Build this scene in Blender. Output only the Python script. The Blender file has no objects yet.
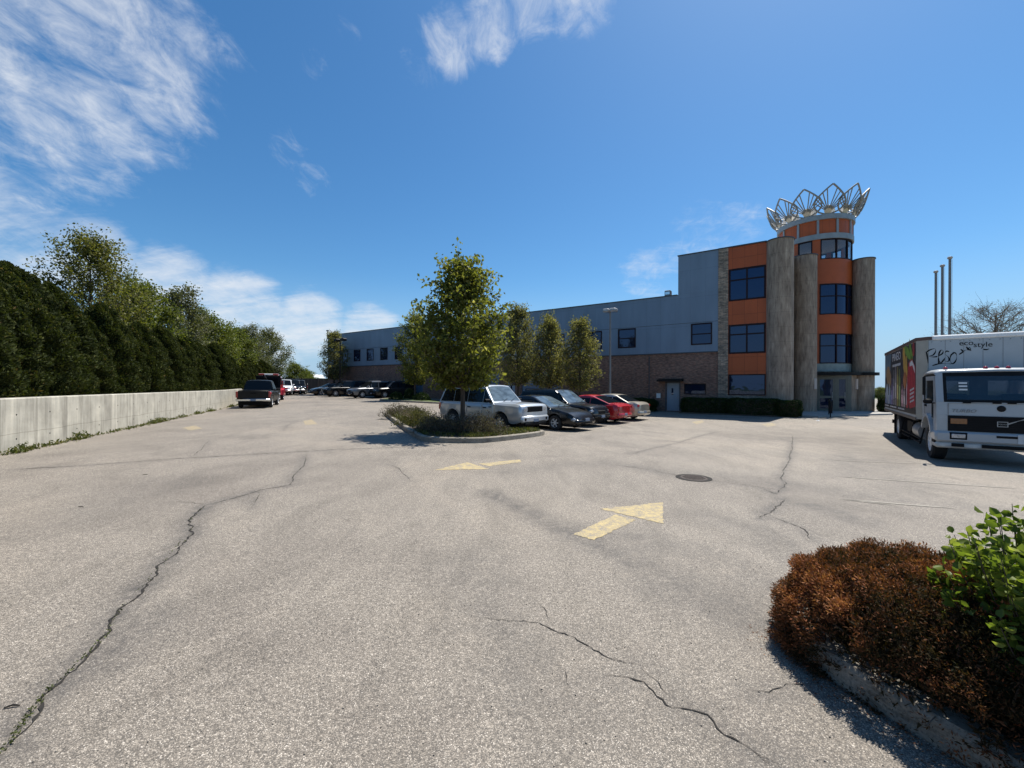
import bpy, math, random
import numpy as np
from mathutils import Vector, Matrix

SC = bpy.context.scene
COL = SC.collection
R = math.radians
rng = np.random.default_rng(7)
random.seed(7)

# ------------------------------------------------------------------ terrain
def sm(t):
    t = np.clip(t, 0, 1)
    return t * t * (3 - 2 * t)

def g(x, y):
    """height of the gently sloping lot"""
    return (.33 * sm((1 - x) / 13.) + .42 * sm((y - 26) / 30.) * sm((8 - x) / 22.)
            - .12 * np.exp(-((x - 13) ** 2 + (y - 14) ** 2) / 50.)
            - .09 * np.exp(-((x - 5) ** 2 + (y - 20.5) ** 2) / 30.))

FPX, EYE, HOR = 415., 1.8, 387.
def gp(px, py):
    """the ground point seen at a photo pixel"""
    hy = HOR + (px - 512) * .0035
    d = EYE * FPX / (py - hy)
    for _ in range(12):
        d = (EYE - float(g((px - 512) / FPX * d, d))) * FPX / (py - hy)
    return Vector(((px - 512) / FPX * d, d, float(g((px - 512) / FPX * d, d))))

# ------------------------------------------------------------------ mesh helpers
class MB:
    def __init__(s):
        s.v, s.f = [], []
    def add(s, vs, fs):
        b = len(s.v)
        s.v += [tuple(v) for v in vs]
        s.f += [tuple(i + b for i in f) for f in fs]
        return s
    def box(s, x0, x1, y0, y1, z0, z1, bev=0):
        if bev <= 0:
            vs = [(x, y, z) for x in (x0, x1) for y in (y0, y1) for z in (z0, z1)]
            return s.add(vs, [(0, 1, 3, 2), (4, 6, 7, 5), (0, 4, 5, 1), (2, 3, 7, 6), (0, 2, 6, 4), (1, 5, 7, 3)])
        b = min(bev, abs(x1 - x0) * .45, abs(y1 - y0) * .45, abs(z1 - z0) * .45)
        vs, idx = [], {}
        for ix, x in enumerate((x0, x1)):
            for iy, y in enumerate((y0, y1)):
                for iz, z in enumerate((z0, z1)):
                    sx, sy, sz = 1 - 2 * ix, 1 - 2 * iy, 1 - 2 * iz
                    idx[ix, iy, iz, 0] = len(vs); vs.append((x, y + sy * b, z + sz * b))
                    idx[ix, iy, iz, 1] = len(vs); vs.append((x + sx * b, y, z + sz * b))
                    idx[ix, iy, iz, 2] = len(vs); vs.append((x + sx * b, y + sy * b, z))
        fs = []
        for a in range(3):
            o = [k for k in range(3) if k != a]
            for e in (0, 1):
                q = []
                for (p, r) in ((0, 0), (1, 0), (1, 1), (0, 1)):
                    c = [0, 0, 0]; c[a] = e; c[o[0]] = p; c[o[1]] = r
                    q.append(idx[(c[0], c[1], c[2], a)])
                fs.append(q)
            for p in (0, 1):
                for r in (0, 1):
                    c0 = [0, 0, 0]; c0[o[0]] = p; c0[o[1]] = r
                    c1 = list(c0); c1[a] = 1
                    fs.append([idx[(*c0, o[0])], idx[(*c1, o[0])], idx[(*c1, o[1])], idx[(*c0, o[1])]])
        for ix in (0, 1):
            for iy in (0, 1):
                for iz in (0, 1):
                    fs.append([idx[ix, iy, iz, k] for k in range(3)])
        return s.add(vs, fs)
    def tube(s, pts, rad, n=8, cap=True):
        pts = [Vector(p) for p in pts]
        if not hasattr(rad, '__len__'):
            rad = [rad] * len(pts)
        vs, fs = [], []
        ref = Vector((0.13, .21, 1))
        for i, p in enumerate(pts):
            d = (pts[min(i + 1, len(pts) - 1)] - pts[max(i - 1, 0)])
            d = d.normalized() if d.length > 1e-9 else Vector((0, 0, 1))
            r0 = ref if abs(d.dot(ref.normalized())) < .95 else Vector((1, .1, 0))
            a = d.cross(r0).normalized(); b = d.cross(a)
            for k in range(n):
                t = 2 * math.pi * k / n
                vs.append(p + (a * math.cos(t) + b * math.sin(t)) * rad[i])
        for i in range(len(pts) - 1):
            for k in range(n):
                k2 = (k + 1) % n
                fs.append((i * n + k, i * n + k2, i * n + n + k2, i * n + n + k))
        if cap:
            fs.append(tuple(range(n))[::-1]); fs.append(tuple((len(pts) - 1) * n + k for k in range(n)))
        return s.add(vs, fs)
    def prism(s, poly, a0, a1, plane='xz'):
        """extrude a polygon of 2-D points between a0 and a1 on the third axis"""
        n = len(poly)
        def P(p, a):
            return {'xz': (p[0], a, p[1]), 'xy': (p[0], p[1], a), 'yz': (a, p[0], p[1])}[plane]
        vs = [P(p, a0) for p in poly] + [P(p, a1) for p in poly]
        fs = [tuple(range(n)), tuple(range(n, 2 * n))[::-1]] + [(i, (i + 1) % n, n + (i + 1) % n, n + i) for i in range(n)]
        return s.add(vs, fs)
    def lathe(s, prof, c, axis='z', n=24, a0=0., a1=2 * math.pi):
        """revolve (r, h) profile"""
        full = abs(a1 - a0 - 2 * math.pi) < 1e-6
        m = n if full else n + 1
        vs, fs = [], []
        for k in range(m):
            t = a0 + (a1 - a0) * k / n
            for (r, h) in prof:
                if axis == 'z': vs.append((c[0] + r * math.cos(t), c[1] + r * math.sin(t), c[2] + h))
                elif axis == 'y': vs.append((c[0] + r * math.cos(t), c[1] + h, c[2] + r * math.sin(t)))
                else: vs.append((c[0] + h, c[1] + r * math.cos(t), c[2] + r * math.sin(t)))
        q = len(prof)
        for k in range(n):
            k2 = (k + 1) % m
            for j in range(q - 1):
                fs.append((k * q + j, k2 * q + j, k2 * q + j + 1, k * q + j + 1))
        return s.add(vs, fs)
    def build(s, name, mat, parent=None, smooth=None, loc=None, rot=None, recalc=True):
        me = bpy.data.meshes.new(name)
        me.from_pydata(s.v, [], s.f)
        me.update()
        if recalc:
            import bmesh
            bm = bmesh.new(); bm.from_mesh(me)
            bmesh.ops.recalc_face_normals(bm, faces=bm.faces)
            bm.to_mesh(me); bm.free()
        if mat: me.materials.append(mat)
        if smooth is not None:
            me.polygons.foreach_set('use_smooth', [True] * len(me.polygons))
            me.set_sharp_from_angle(angle=R(smooth))
        return link(name, me, parent, loc, rot)

def link(name, me, parent=None, loc=None, rot=None):
    o = bpy.data.objects.new(name, me)
    COL.objects.link(o)
    if parent: o.parent = parent
    if loc is not None: o.location = loc
    if rot is not None: o.rotation_euler = rot
    return o

def tag(o, label=None, cat=None, group=None, kind=None):
    if label: o['label'] = label
    if cat: o['category'] = cat
    if group: o['group'] = group
    if kind: o['kind'] = kind
    return o

def thing(name, label, cat, loc, rz=0, group=None):
    o = link(name, None, None, loc, (0, 0, rz))
    return tag(o, label, cat, group)

KIDS = {}
def copy_tree(o, parent=None):
    c = o.copy(); COL.objects.link(c)
    if parent: c.parent = parent
    for ch in list(o.children):
        copy_tree(ch, c)
    return c

def np_mesh(name, V, F, mat, tint=None, smooth=False):
    """fast mesh of equal-sized faces from numpy arrays"""
    me = bpy.data.meshes.new(name)
    n, k = F.shape
    me.vertices.add(len(V)); me.vertices.foreach_set('co', np.asarray(V, np.float32).ravel())
    me.loops.add(n * k); me.loops.foreach_set('vertex_index', F.astype(np.int32).ravel())
    me.polygons.add(n); me.polygons.foreach_set('loop_start', np.arange(0, n * k, k, dtype=np.int32))
    if smooth: me.polygons.foreach_set('use_smooth', np.ones(n, bool))
    if tint is not None:
        at = me.attributes.new('tint', 'FLOAT', 'FACE'); at.data.foreach_set('value', np.asarray(tint, np.float32))
    me.update(calc_edges=True)
    if mat: me.materials.append(mat)
    return me

def unit(a):
    return a / (np.linalg.norm(a, axis=1, keepdims=True) + 1e-9)

def leaves(name, C, size, aspect, mat, tint, axis=None, ovate=False, jit=1.0):
    n = len(C)
    a = rng.normal(size=(n, 3))
    if axis is not None: a = axis + jit * a * .5
    a = unit(a)
    b = unit(np.cross(a, rng.normal(size=(n, 3))))
    s = np.broadcast_to(np.asarray(size, float), (n,))[:, None]
    if not ovate:
        V = np.stack([C - a * s * .5, C + b * s * aspect * .5, C + a * s * .5, C - b * s * aspect * .5], 1).reshape(-1, 3)
        F = np.arange(4 * n).reshape(n, 4)
        return np_mesh(name, V, F, mat, tint)
    c = np.cross(a, b)
    w = s * aspect * .5
    V = np.stack([C - a * s * .5, C - a * s * .22 + b * w * .85 + c * w * .35, C + a * s * .15 + b * w * .8 + c * w * .35, C + a * s * .5 - c * w * .3,
                  C + a * s * .15 - b * w * .8 + c * w * .35, C - a * s * .22 - b * w * .85 + c * w * .35], 1).reshape(-1, 3)
    base = np.arange(n)[:, None] * 6
    F = np.concatenate([base + np.array([0, 1, 2, 3]), base + np.array([0, 3, 4, 5])], 0)
    return np_mesh(name, V, F, mat, np.concatenate([tint, tint]))

# ------------------------------------------------------------------ materials
class NT:
    def __init__(s, name):
        s.m = bpy.data.materials.new(name); s.m.use_nodes = True
        s.t = s.m.node_tree; s.t.nodes.clear()
        s.out = s.n('ShaderNodeOutputMaterial')
    def n(s, typ, **kw):
        nd = s.t.nodes.new(typ)
        for k, v in kw.items():
            if k.startswith('i_'):
                key = k[2:].replace('_', ' ')
                nd.inputs[key].default_value = v
            else: setattr(nd, k, v)
        return nd
    def l(s, a, b): s.t.links.new(a, b)
    def noise(s, vec, scale, detail=4, rough=.55, dist=0):
        nd = s.n('ShaderNodeTexNoise'); nd.inputs['Scale'].default_value = scale; nd.inputs['Detail'].default_value = detail
        nd.inputs['Roughness'].default_value = rough; nd.inputs['Distortion'].default_value = dist
        if vec is not None: s.l(vec, nd.inputs['Vector'])
        return nd.outputs['Fac']
    def ramp(s, fac, stops, interp='LINEAR'):
        nd = s.n('ShaderNodeValToRGB'); cr = nd.color_ramp; cr.interpolation = interp
        while len(cr.elements) < len(stops): cr.elements.new(.5)
        for e, (p, c) in zip(cr.elements, stops):
            e.position = p; e.color = (*c, 1) if len(c) == 3 else c
        s.l(fac, nd.inputs['Fac'])
        return nd.outputs['Color']
    def mix(s, fac, a, b, mode='MIX'):
        nd = s.n('ShaderNodeMix', data_type='RGBA', blend_type=mode)
        for sock, v in ((nd.inputs[0], fac), (nd.inputs[6], a), (nd.inputs[7], b)):
            if hasattr(v, 'links') or hasattr(v, 'is_linked'): s.l(v, sock)
            elif isinstance(v, (int, float)): sock.default_value = v
            else: sock.default_value = (*v, 1)
        return nd.outputs[2]
    def math(s, op, a, b=0., clamp=False):
        nd = s.n('ShaderNodeMath', operation=op, use_clamp=clamp)
        for sock, v in ((nd.inputs[0], a), (nd.inputs[1], b)):
            if isinstance(v, (int, float)): sock.default_value = v
            else: s.l(v, sock)
        return nd.outputs[0]
    def coord(s, which='Object', scale=None):
        tc = s.n('ShaderNodeTexCoord').outputs[which]
        if scale is None: return tc
        mp = s.n('ShaderNodeMapping'); mp.inputs['Scale'].default_value = scale
        s.l(tc, mp.inputs['Vector'])
        return mp.outputs['Vector']
    def bump(s, h, strength=.3, dist=.02):
        nd = s.n('ShaderNodeBump'); nd.inputs['Strength'].default_value = strength; nd.inputs['Distance'].default_value = dist
        s.l(h, nd.inputs['Height']); return nd.outputs['Normal']
    def pbr(s, col, rough=.6, metal=0, normal=None, coat=0, spec=None):
        p = s.n('ShaderNodeBsdfPrincipled')
        if hasattr(col, 'is_linked'): s.l(col, p.inputs['Base Color'])
        else: p.inputs['Base Color'].default_value = (*col, 1)
        if hasattr(rough, 'is_linked'): s.l(rough, p.inputs['Roughness'])
        else: p.inputs['Roughness'].default_value = rough
        p.inputs['Metallic'].default_value = metal
        if coat: p.inputs['Coat Weight'].default_value = coat; p.inputs['Coat Roughness'].default_value = .04
        if spec is not None: p.inputs['Specular IOR Level'].default_value = spec
        if normal is not None: s.l(normal, p.inputs['Normal'])
        s.l(p.outputs[0], s.out.inputs['Surface'])
        return s.m

def pm(name, col, rough=.6, metal=0, var=.18, scale=6., bump=0., coat=0, spec=None, stretch=None):
    t = NT(name)
    co = t.coord('Object', stretch)
    f = t.noise(co, scale, 5)
    a = tuple(c * (1 - var) for c in col); b = tuple(min(1, c * (1 + var)) for c in col)
    c = t.ramp(f, [(.3, a), (.7, b)])
    nrm = t.bump(t.noise(co, scale * 6, 3), bump, .01) if bump else None
    return t.pbr(c, rough, metal, nrm, coat, spec)

def grid_panels(name, col, w, h, seam=.012, seamdark=.35, rough=.45, metal=0., var=.06, off=0., groove=0.):
    """cladding with panel joints laid out on the object's x and z"""
    t = NT(name)
    sx = t.n('ShaderNodeSeparateXYZ'); t.l(t.coord('Object'), sx.inputs[0])
    cb = t.n('ShaderNodeCombineXYZ'); t.l(sx.outputs[0], cb.inputs[0]); t.l(sx.outputs[2], cb.inputs[1])
    br = t.n('ShaderNodeTexBrick'); br.offset = off; br.squash = 1
    t.l(cb.outputs[0], br.inputs['Vector'])
    br.inputs['Scale'].default_value = 1; br.inputs['Brick Width'].default_value = w; br.inputs['Row Height'].default_value = h
    br.inputs['Mortar Size'].default_value = seam; br.inputs['Mortar Smooth'].default_value = .1
    br.inputs['Color1'].default_value = (*[c * (1 - var) for c in col], 1); br.inputs['Color2'].default_value = (*[c * (1 + var) for c in col], 1)
    br.inputs['Mortar'].default_value = (*[c * seamdark for c in col], 1)
    n = t.noise(t.coord('Object', (.5, .5, .12)), 2.2, 5)
    c = t.mix(1., br.outputs['Color'], t.ramp(n, [(.3, (.86, .86, .86)), (.7, (1.08, 1.08, 1.08))]), 'MULTIPLY')
    h_ = t.math('MULTIPLY', br.outputs['Fac'], -1.)
    if groove:
        wv = t.n('ShaderNodeTexWave', wave_type='BANDS', bands_direction='X', wave_profile='SIN'); wv.inputs['Scale'].default_value = groove
        t.l(cb.outputs[0], wv.inputs['Vector'])
        h_ = t.math('ADD', h_, t.math('MULTIPLY', wv.outputs['Fac'], .5))
    return t.pbr(c, rough, metal, t.bump(h_, .5, .01))

def brick_mat(name, c1, c2, mortar, w=.21, h=.075):
    t = NT(name)
    sx = t.n('ShaderNodeSeparateXYZ'); t.l(t.coord('Object'), sx.inputs[0])
    cb = t.n('ShaderNodeCombineXYZ'); t.l(t.math('ADD', sx.outputs[0], sx.outputs[1]), cb.inputs[0]); t.l(sx.outputs[2], cb.inputs[1])
    br = t.n('ShaderNodeTexBrick'); t.l(cb.outputs[0], br.inputs['Vector'])
    br.inputs['Scale'].default_value = 1; br.inputs['Brick Width'].default_value = w; br.inputs['Row Height'].default_value = h
    br.inputs['Mortar Size'].default_value = .008; br.inputs['Mortar Smooth'].default_value = .2
    br.inputs['Color1'].default_value = (*c1, 1); br.inputs['Color2'].default_value = (*c2, 1); br.inputs['Mortar'].default_value = (*mortar, 1)
    ch = t.noise(t.coord('Object', (4.2, 4.2, 12)), 1., 2)
    c = t.mix(1., br.outputs['Color'], t.ramp(ch, [(.3, (.55, .55, .58)), (.5, (1, 1, 1)), (.7, (1.55, 1.35, 1.25))]), 'MULTIPLY')
    n = t.noise(t.coord('Object'), .7, 5)
    c = t.mix(1., c, t.ramp(n, [(.3, (.8, .8, .8)), (.7, (1.15, 1.15, 1.15))]), 'MULTIPLY')
    return t.pbr(c, .85, 0, t.bump(t.math('MULTIPLY', br.outputs['Fac'], -1.), .5, .01))

def foliage_mat(name, stops, trans=.35, rough=.55):
    t = NT(name)
    at = t.n('ShaderNodeAttribute', attribute_name='tint')
    c = t.ramp(at.outputs['Fac'], stops)
    p = t.n('ShaderNodeBsdfPrincipled'); t.l(c, p.inputs['Base Color']); p.inputs['Roughness'].default_value = rough
    p.inputs['Specular IOR Level'].default_value = .2
    tr = t.n('ShaderNodeBsdfTranslucent'); t.l(t.mix(1., c, (1.25, 1.3, .55), 'MULTIPLY'), tr.inputs['Color'])
    mx = t.n('ShaderNodeMixShader'); mx.inputs[0].default_value = trans
    t.l(p.outputs[0], mx.inputs[1]); t.l(tr.outputs[0], mx.inputs[2]); t.l(mx.outputs[0], t.out.inputs['Surface'])
    return t.m

def glass_mat(name, tint=(.02, .025, .03), clear=0., rough=.02, refl=1., vary=False, gcol=(.9, .93, .95)):
    """window glass: mirror reflection over a dark or see-through body"""
    t = NT(name)
    gl = t.n('ShaderNodeBsdfGlossy'); gl.inputs['Roughness'].default_value = rough; gl.inputs['Color'].default_value = (*gcol, 1)
    wob = t.bump(t.noise(t.coord('Object'), .9, 2), .12, .05); t.l(wob, gl.inputs['Normal'])
    fr = t.n('ShaderNodeFresnel'); t.l(t.math('SUBTRACT', 1.55, t.math('MULTIPLY', t.n('ShaderNodeNewGeometry').outputs['Backfacing'], 1.55 - 1 / 1.55)), fr.inputs['IOR'])
    df = t.n('ShaderNodeBsdfDiffuse'); df.inputs['Color'].default_value = (*tint, 1)
    if vary: t.l(t.ramp(t.noise(t.coord('Object', (1, 1, 2.5)), 2.6, 3), [(.35, tuple(c * .6 for c in tint)), (.5, tint), (.66, tuple(c * 1.35 for c in tint))]), df.inputs['Color'])
    body = df.outputs[0]
    if clear:
        tp = t.n('ShaderNodeBsdfTransparent'); tp.inputs['Color'].default_value = (clear, clear, clear * 1.02, 1)
        body = tp.outputs[0]
    mx = t.n('ShaderNodeMixShader'); t.l(t.math('ADD', t.math('MULTIPLY', fr.outputs[0], refl), .04 * refl, True), mx.inputs[0])
    t.l(body, mx.inputs[1]); t.l(gl.outputs[0], mx.inputs[2]); t.l(mx.outputs[0], t.out.inputs['Surface'])
    return t.m

def paint(name, col, rough=.28, metal=0., coat=.8):
    return pm(name, col, rough, metal, .05, 3., 0, coat)

M = {}
def asphalt():
    t = NT('asphalt')
    co = t.coord('Object')
    vo = t.n('ShaderNodeTexVoronoi', feature='F1'); vo.inputs['Scale'].default_value = 165; t.l(co, vo.inputs['Vector'])
    stone = t.n('ShaderNodeSeparateColor'); t.l(vo.outputs['Color'], stone.inputs[0])
    c = t.ramp(stone.outputs[0], [(0, (.085, .071, .056)), (.3, (.212, .181, .145)), (.68, (.318, .274, .221)), (.92, (.43, .375, .305)), (1, (.68, .61, .52))])
    c = t.mix(t.ramp(vo.outputs['Distance'], [(.35, (0, 0, 0)), (.75, (1, 1, 1))]), c, (.115, .101, .085))
    f2 = t.noise(co, 34., 3, .7)
    c = t.mix(1., c, t.ramp(f2, [(.32, (.72, .72, .72)), (.68, (1.24, 1.24, 1.24))]), 'MULTIPLY')
    big = t.noise(co, .22, 6, .6, .6)
    c = t.mix(1., c, t.ramp(big, [(.33, (.78, .77, .77)), (.5, (1.0, 1.0, 1.0)), (.68, (1.16, 1.14, 1.11))]), 'MULTIPLY')
    mid = t.noise(t.coord('Object', (.9, .35, 1)), 1.5, 6, .65, 1.2)
    c = t.mix(1., c, t.ramp(mid, [(.3, (.80, .797, .79)), (.52, (1.0, 1.0, 1.0)), (.75, (1.10, 1.097, 1.085))]), 'MULTIPLY')
    at = t.n('ShaderNodeAttribute', attribute_name='stain')
    rag = t.math('MULTIPLY', at.outputs['Fac'], t.ramp(t.noise(co, 4., 8, .78, .8), [(.34, (.12, .12, .12)), (.62, (1.5, 1.5, 1.5))]), True)
    c = t.mix(rag, c, (.055, .05, .046))
    h = t.math('ADD', t.math('MULTIPLY', vo.outputs['Distance'], -.5), f2)
    return t.pbr(c, .78, 0, t.bump(h, .55, .006), spec=.5)

def concrete(name, base, streak=True):
    t = NT(name)
    co = t.coord('Object')
    c = t.ramp(t.noise(co, 1.6, 8, .65), [(.3, tuple(b * .72 for b in base)), (.7, tuple(min(1, b * 1.2) for b in base))])
    if streak:
        st = t.noise(t.coord('Object', (3.2, 3.2, .22)), 1.4, 6, .7)
        c = t.mix(1., c, t.ramp(st, [(.32, (.55, .54, .52)), (.5, (.95, .95, .94)), (.68, (1.18, 1.17, 1.14))]), 'MULTIPLY')
        sx = t.n('ShaderNodeSeparateXYZ'); t.l(co, sx.inputs[0])
        joint = t.math('PINGPONG', sx.outputs[0], .61)
        jm = t.ramp(joint, [(0, (.62, .61, .6)), (.018, (1, 1, 1))])
        c = t.mix(1., c, jm, 'MULTIPLY')
        zz = t.math('ABSOLUTE', t.math('SUBTRACT', t.math('ADD', sx.outputs[2], t.math('MULTIPLY', t.noise(t.coord('Object', (1, 1, 0)), .8, 4), .12)), .46))
        c = t.mix(1., c, t.ramp(zz, [(0, (.6, .59, .57)), (.012, (1, 1, 1))]), 'MULTIPLY')
    return t.pbr(c, .85, 0, t.bump(t.noise(co, 18, 6), .25, .01))

def stone_column():
    t = NT('travertine')
    v = t.coord('Object', (1, 1, .16))
    a = t.noise(v, 7., 9, .7, .4)
    c = t.ramp(a, [(.28, (.11, .082, .060)), (.42, (.26, .197, .147)), (.58, (.37, .292, .222)), (.75, (.52, .425, .335))])
    b = t.noise(t.coord('Object', (1, 1, .4)), 2.0, 6)
    c = t.mix(1., c, t.ramp(b, [(.3, (.75, .72, .7)), (.7, (1.18, 1.15, 1.12))]), 'MULTIPLY')
    sx = t.n('ShaderNodeSeparateXYZ'); t.l(t.coord('Object'), sx.inputs[0])
    j = t.math('PINGPONG', sx.outputs[2], .48)
    c = t.mix(1., c, t.ramp(j, [(0, (.68, .68, .68)), (.02, (1, 1, 1))]), 'MULTIPLY')
    return t.pbr(c, .8, 0, t.bump(a, .5, .015))

def kerb_mat():
    t = NT('kerb concrete'); co = t.coord('Object')
    c = t.ramp(t.noise(co, 2.2, 9, .7), [(.3, (.17, .148, .118)), (.5, (.275, .245, .20)), (.7, (.36, .325, .27))])
    pit = t.noise(co, 55., 4, .7)
    c = t.mix(1., c, t.ramp(pit, [(.34, (.55, .54, .52)), (.5, (1, 1, 1)), (.7, (1.15, 1.14, 1.12))]), 'MULTIPLY')
    sc = t.noise(t.coord('Object', (1, 1, 6)), 5., 6, .75)
    c = t.mix(1., c, t.ramp(sc, [(.36, (.6, .58, .55)), (.48, (1, 1, 1))]), 'MULTIPLY')
    return t.pbr(c, .9, 0, t.bump(t.math('ADD', pit, t.noise(co, 9., 5)), .6, .012))
M['asphalt'] = asphalt()
M['concrete_wall'] = concrete('board formed concrete', (.42, .395, .335))
M['kerb'] = kerb_mat()
M['walk'] = concrete('pavement concrete', (.36, .345, .32), False)
M['soil'] = pm('mulch soil', (.085, .065, .045), .95, 0, .5, 12, .8)
M['ground'] = pm('rough grass ground', (.07, .10, .03), .95, 0, .4, .8, .3)
M['yellow'] = None
def worn(name, col, sh=0.):
    t = NT(name); co = t.coord('Object')
    w = t.noise(co, 9., 8, .75); w2 = t.noise(co, 60., 3)
    f = t.math('ADD', t.math('MULTIPLY', w, .65), t.math('MULTIPLY', w2, .45))
    c = t.ramp(f, [(.42 + sh, (.21, .187, .158)), (.54 + sh, tuple(x * .78 for x in col)), (.66 + sh, col)])
    return t.pbr(c, .8, 0, t.bump(w2, .3, .005))
M['yellow'] = worn('worn yellow road paint', (.50, .39, .19), .045)
M['faded'] = worn('faded yellow road paint', (.44, .34, .17), .07)
M['white_line'] = worn('worn pale road paint', (.34, .31, .255), .05)
M['crack'] = pm('crack dirt', (.018, .015, .012), .95, 0, .5, 30)
M['moss'] = foliage_mat('crack moss', [(0, (.04, .05, .015)), (1, (.10, .12, .03))], .2)
M['brick'] = brick_mat('brown brick', (.20, .098, .070), (.27, .158, .115), (.185, .155, .125))
M['ledge'] = brick_mat('split ledgestone', (.22, .178, .135), (.37, .30, .23), (.12, .10, .08), .33, .11)
M['metal'] = grid_panels('blue grey metal cladding', (.178, .238, .315), 1.05, 2.1, .007, .70, .42, .0, .03, 0., 3.)
M['metal2'] = grid_panels('blue grey metal cladding tall', (.178, .238, .315), 1.05, 2.6, .007, .70, .42, .0, .03, 0., 3.)
M['orange'] = grid_panels('orange panels', (.43, .084, .0135), .757, .98, .008, .42, .5, 0, .06)
M['orange_curve'] = pm('orange panels curved', (.43, .084, .0135), .5, 0, .08, 1.5)
M['stone'] = stone_column()
M['frame'] = pm('dark maroon window frame', (.020, .008, .010), .55, 0, .1, spec=.2)
M['black'] = pm('black metal', (.010, .010, .011), .5, 0, .2, spec=.15)
M['glass'] = glass_mat('window glass', (.006, .012, .036), refl=.8, gcol=(.5, .66, 1.))
M['clear'] = glass_mat('clear glass', clear=.80, refl=.6)
M['steel'] = pm('weathered steel', (.36, .36, .36), .45, .5, .2, 4)
M['ring'] = pm('grey ring band', (.30, .32, .33), .5, .2, .15, 2)
M['petal'] = pm('aluminium petal', (.27, .262, .245), .6, .3, .15, 3)
M['fan'] = pm('petal fan plate', (.62, .55, .44), .45, .3, .15, 3)
M['blue_door'] = grid_panels('blue grey door', (.13, .19, .27), 3., .55, .012, .6)
M['grey_door'] = pm('grey steel door', (.24, .29, .35), .45, 0, .05)
M['alu'] = pm('olive grey door frame', (.15, .15, .125), .5, .2, .1)
M['panel'] = pm('grey green panel', (.24, .29, .28), .5, .1, .2, 3)
M['white'] = pm('white paint', (.74, .74, .73), .4, 0, .05, 4)
M['interior'] = pm('interior plaster', (.55, .55, .54), .8, 0, .05)
M['roof'] = pm('roof membrane', (.30, .30, .30), .85, 0, .2, 2)
M['cap'] = pm('parapet flashing', (.07, .075, .085), .5, .3, .1)
M['bark'] = pm('bark', (.075, .058, .045), .95, 0, .4, 14, .6, stretch=(1, 1, .25))
M['barkgrey'] = pm('grey bark', (.16, .135, .11), .95, 0, .35, 14, .6, stretch=(1, 1, .25))
M['pole'] = pm('bronze pole', (.20, .20, .20), .5, .3, .1)
M['wood'] = grid_panels('grey fence boards', (.085, .075, .066), .14, 30., .010, .3, .9, 0, .25)
M['pear'] = foliage_mat('pear leaves', [(0, (.06, .07, .017)), (.5, (.14, .15, .036)), (.85, (.22, .215, .06)), (1, (.34, .31, .13))], .56)
M['pear2'] = foliage_mat('young pear leaves', [(0, (.085, .085, .036)), (.5, (.165, .158, .068)), (.85, (.23, .21, .10)), (1, (.34, .30, .19))], .55)
M['arbor'] = foliage_mat('arborvitae sprays', [(0, (.018, .024, .008)), (.5, (.040, .052, .013)), (.85, (.085, .090, .024)), (1, (.16, .105, .04))], .25, .9)
M['loose'] = foliage_mat('olive spring leaves', [(0, (.07, .075, .02)), (.6, (.13, .135, .032)), (1, (.22, .20, .07))], .4)
M['fresh'] = foliage_mat('yellow green leaves', [(0, (.06, .08, .016)), (.6, (.115, .135, .025)), (1, (.19, .19, .05))], .4)
M['pale'] = foliage_mat('pale grey green leaves', [(0, (.07, .08, .04)), (.6, (.12, .125, .06)), (1, (.19, .18, .10))], .35)
M['box'] = foliage_mat('boxwood leaves', [(0, (.012, .024, .006)), (.6, (.03, .052, .012)), (1, (.06, .085, .02))], .2)
M['grass'] = foliage_mat('weeds', [(0, (.05, .065, .02)), (.6, (.095, .11, .03)), (1, (.19, .16, .075))], .35)
M['rust'] = foliage_mat('winter burnt sprays', [(0, (.02, .020, .008)), (.3, (.052, .036, .016)), (.55, (.13, .054, .026)), (.85, (.27, .092, .040)), (1, (.44, .20, .09))], .22, .85)
M['fresh_leaf'] = foliage_mat('fresh shrub leaves', [(0, (.055, .09, .014)), (.5, (.15, .20, .036)), (1, (.33, .36, .10))], .5, .36)
M['twig'] = pm('grey twigs', (.15, .115, .09), .95, 0, .3, 20)
M['twiggy'] = foliage_mat('grey brown twiggy leaves', [(0, (.055, .05, .035)), (.6, (.10, .09, .055)), (1, (.15, .15, .07))], .3)
# vehicles
M['silver'] = paint('silver paint', (.50, .53, .56), .3, .35)
M['blackp'] = paint('black paint', (.005, .005, .006), .25, 0, .22)
M['greyp'] = pm('dark grey paint', (.006, .007, .007), .5, 0, .05, 3., 0, .12, .25)
M['darksilver'] = paint('dark silver paint', (.14, .15, .165), .3, .3)
M['redp'] = paint('red paint', (.42, .014, .018), .25)
M['tanp'] = paint('champagne paint', (.42, .38, .31), .3, .4)
M['whitep'] = paint('white vehicle paint', (.66, .68, .70), .35, 0, .4)
M['tyre'] = pm('tyre rubber', (.016, .016, .017), .85, 0, .2)
M['rim'] = pm('alloy rim', (.62, .63, .64), .35, .25, .06)
M['plastic'] = pm('black plastic', (.011, .011, .012), .65, 0, .1, spec=.12)
M['chrome'] = pm('chrome', (.7, .71, .72), .15, 1, .05)
M['lamp'] = pm('headlamp glass', (.36, .39, .42), .1, .4, .3, 14, coat=1)
M['tail'] = pm('tail lamp red', (.35, .012, .012), .15, 0, .15, 20, coat=1)
M['amber'] = pm('amber lamp', (.26, .085, .02), .25, 0, .15, 20, coat=.6)
M['plate'] = pm('licence plate', (.20, .25, .33), .5, 0, .15, 12)
M['carglass'] = glass_mat('car glass', (.006, .008, .010), refl=.28)
M['windscreen'] = glass_mat('windscreen glass painted sheen', (.085, .115, .14), rough=.03, refl=.8, vary=True)  # pale mottled blue in the colour stands in for sky reflection

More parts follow.
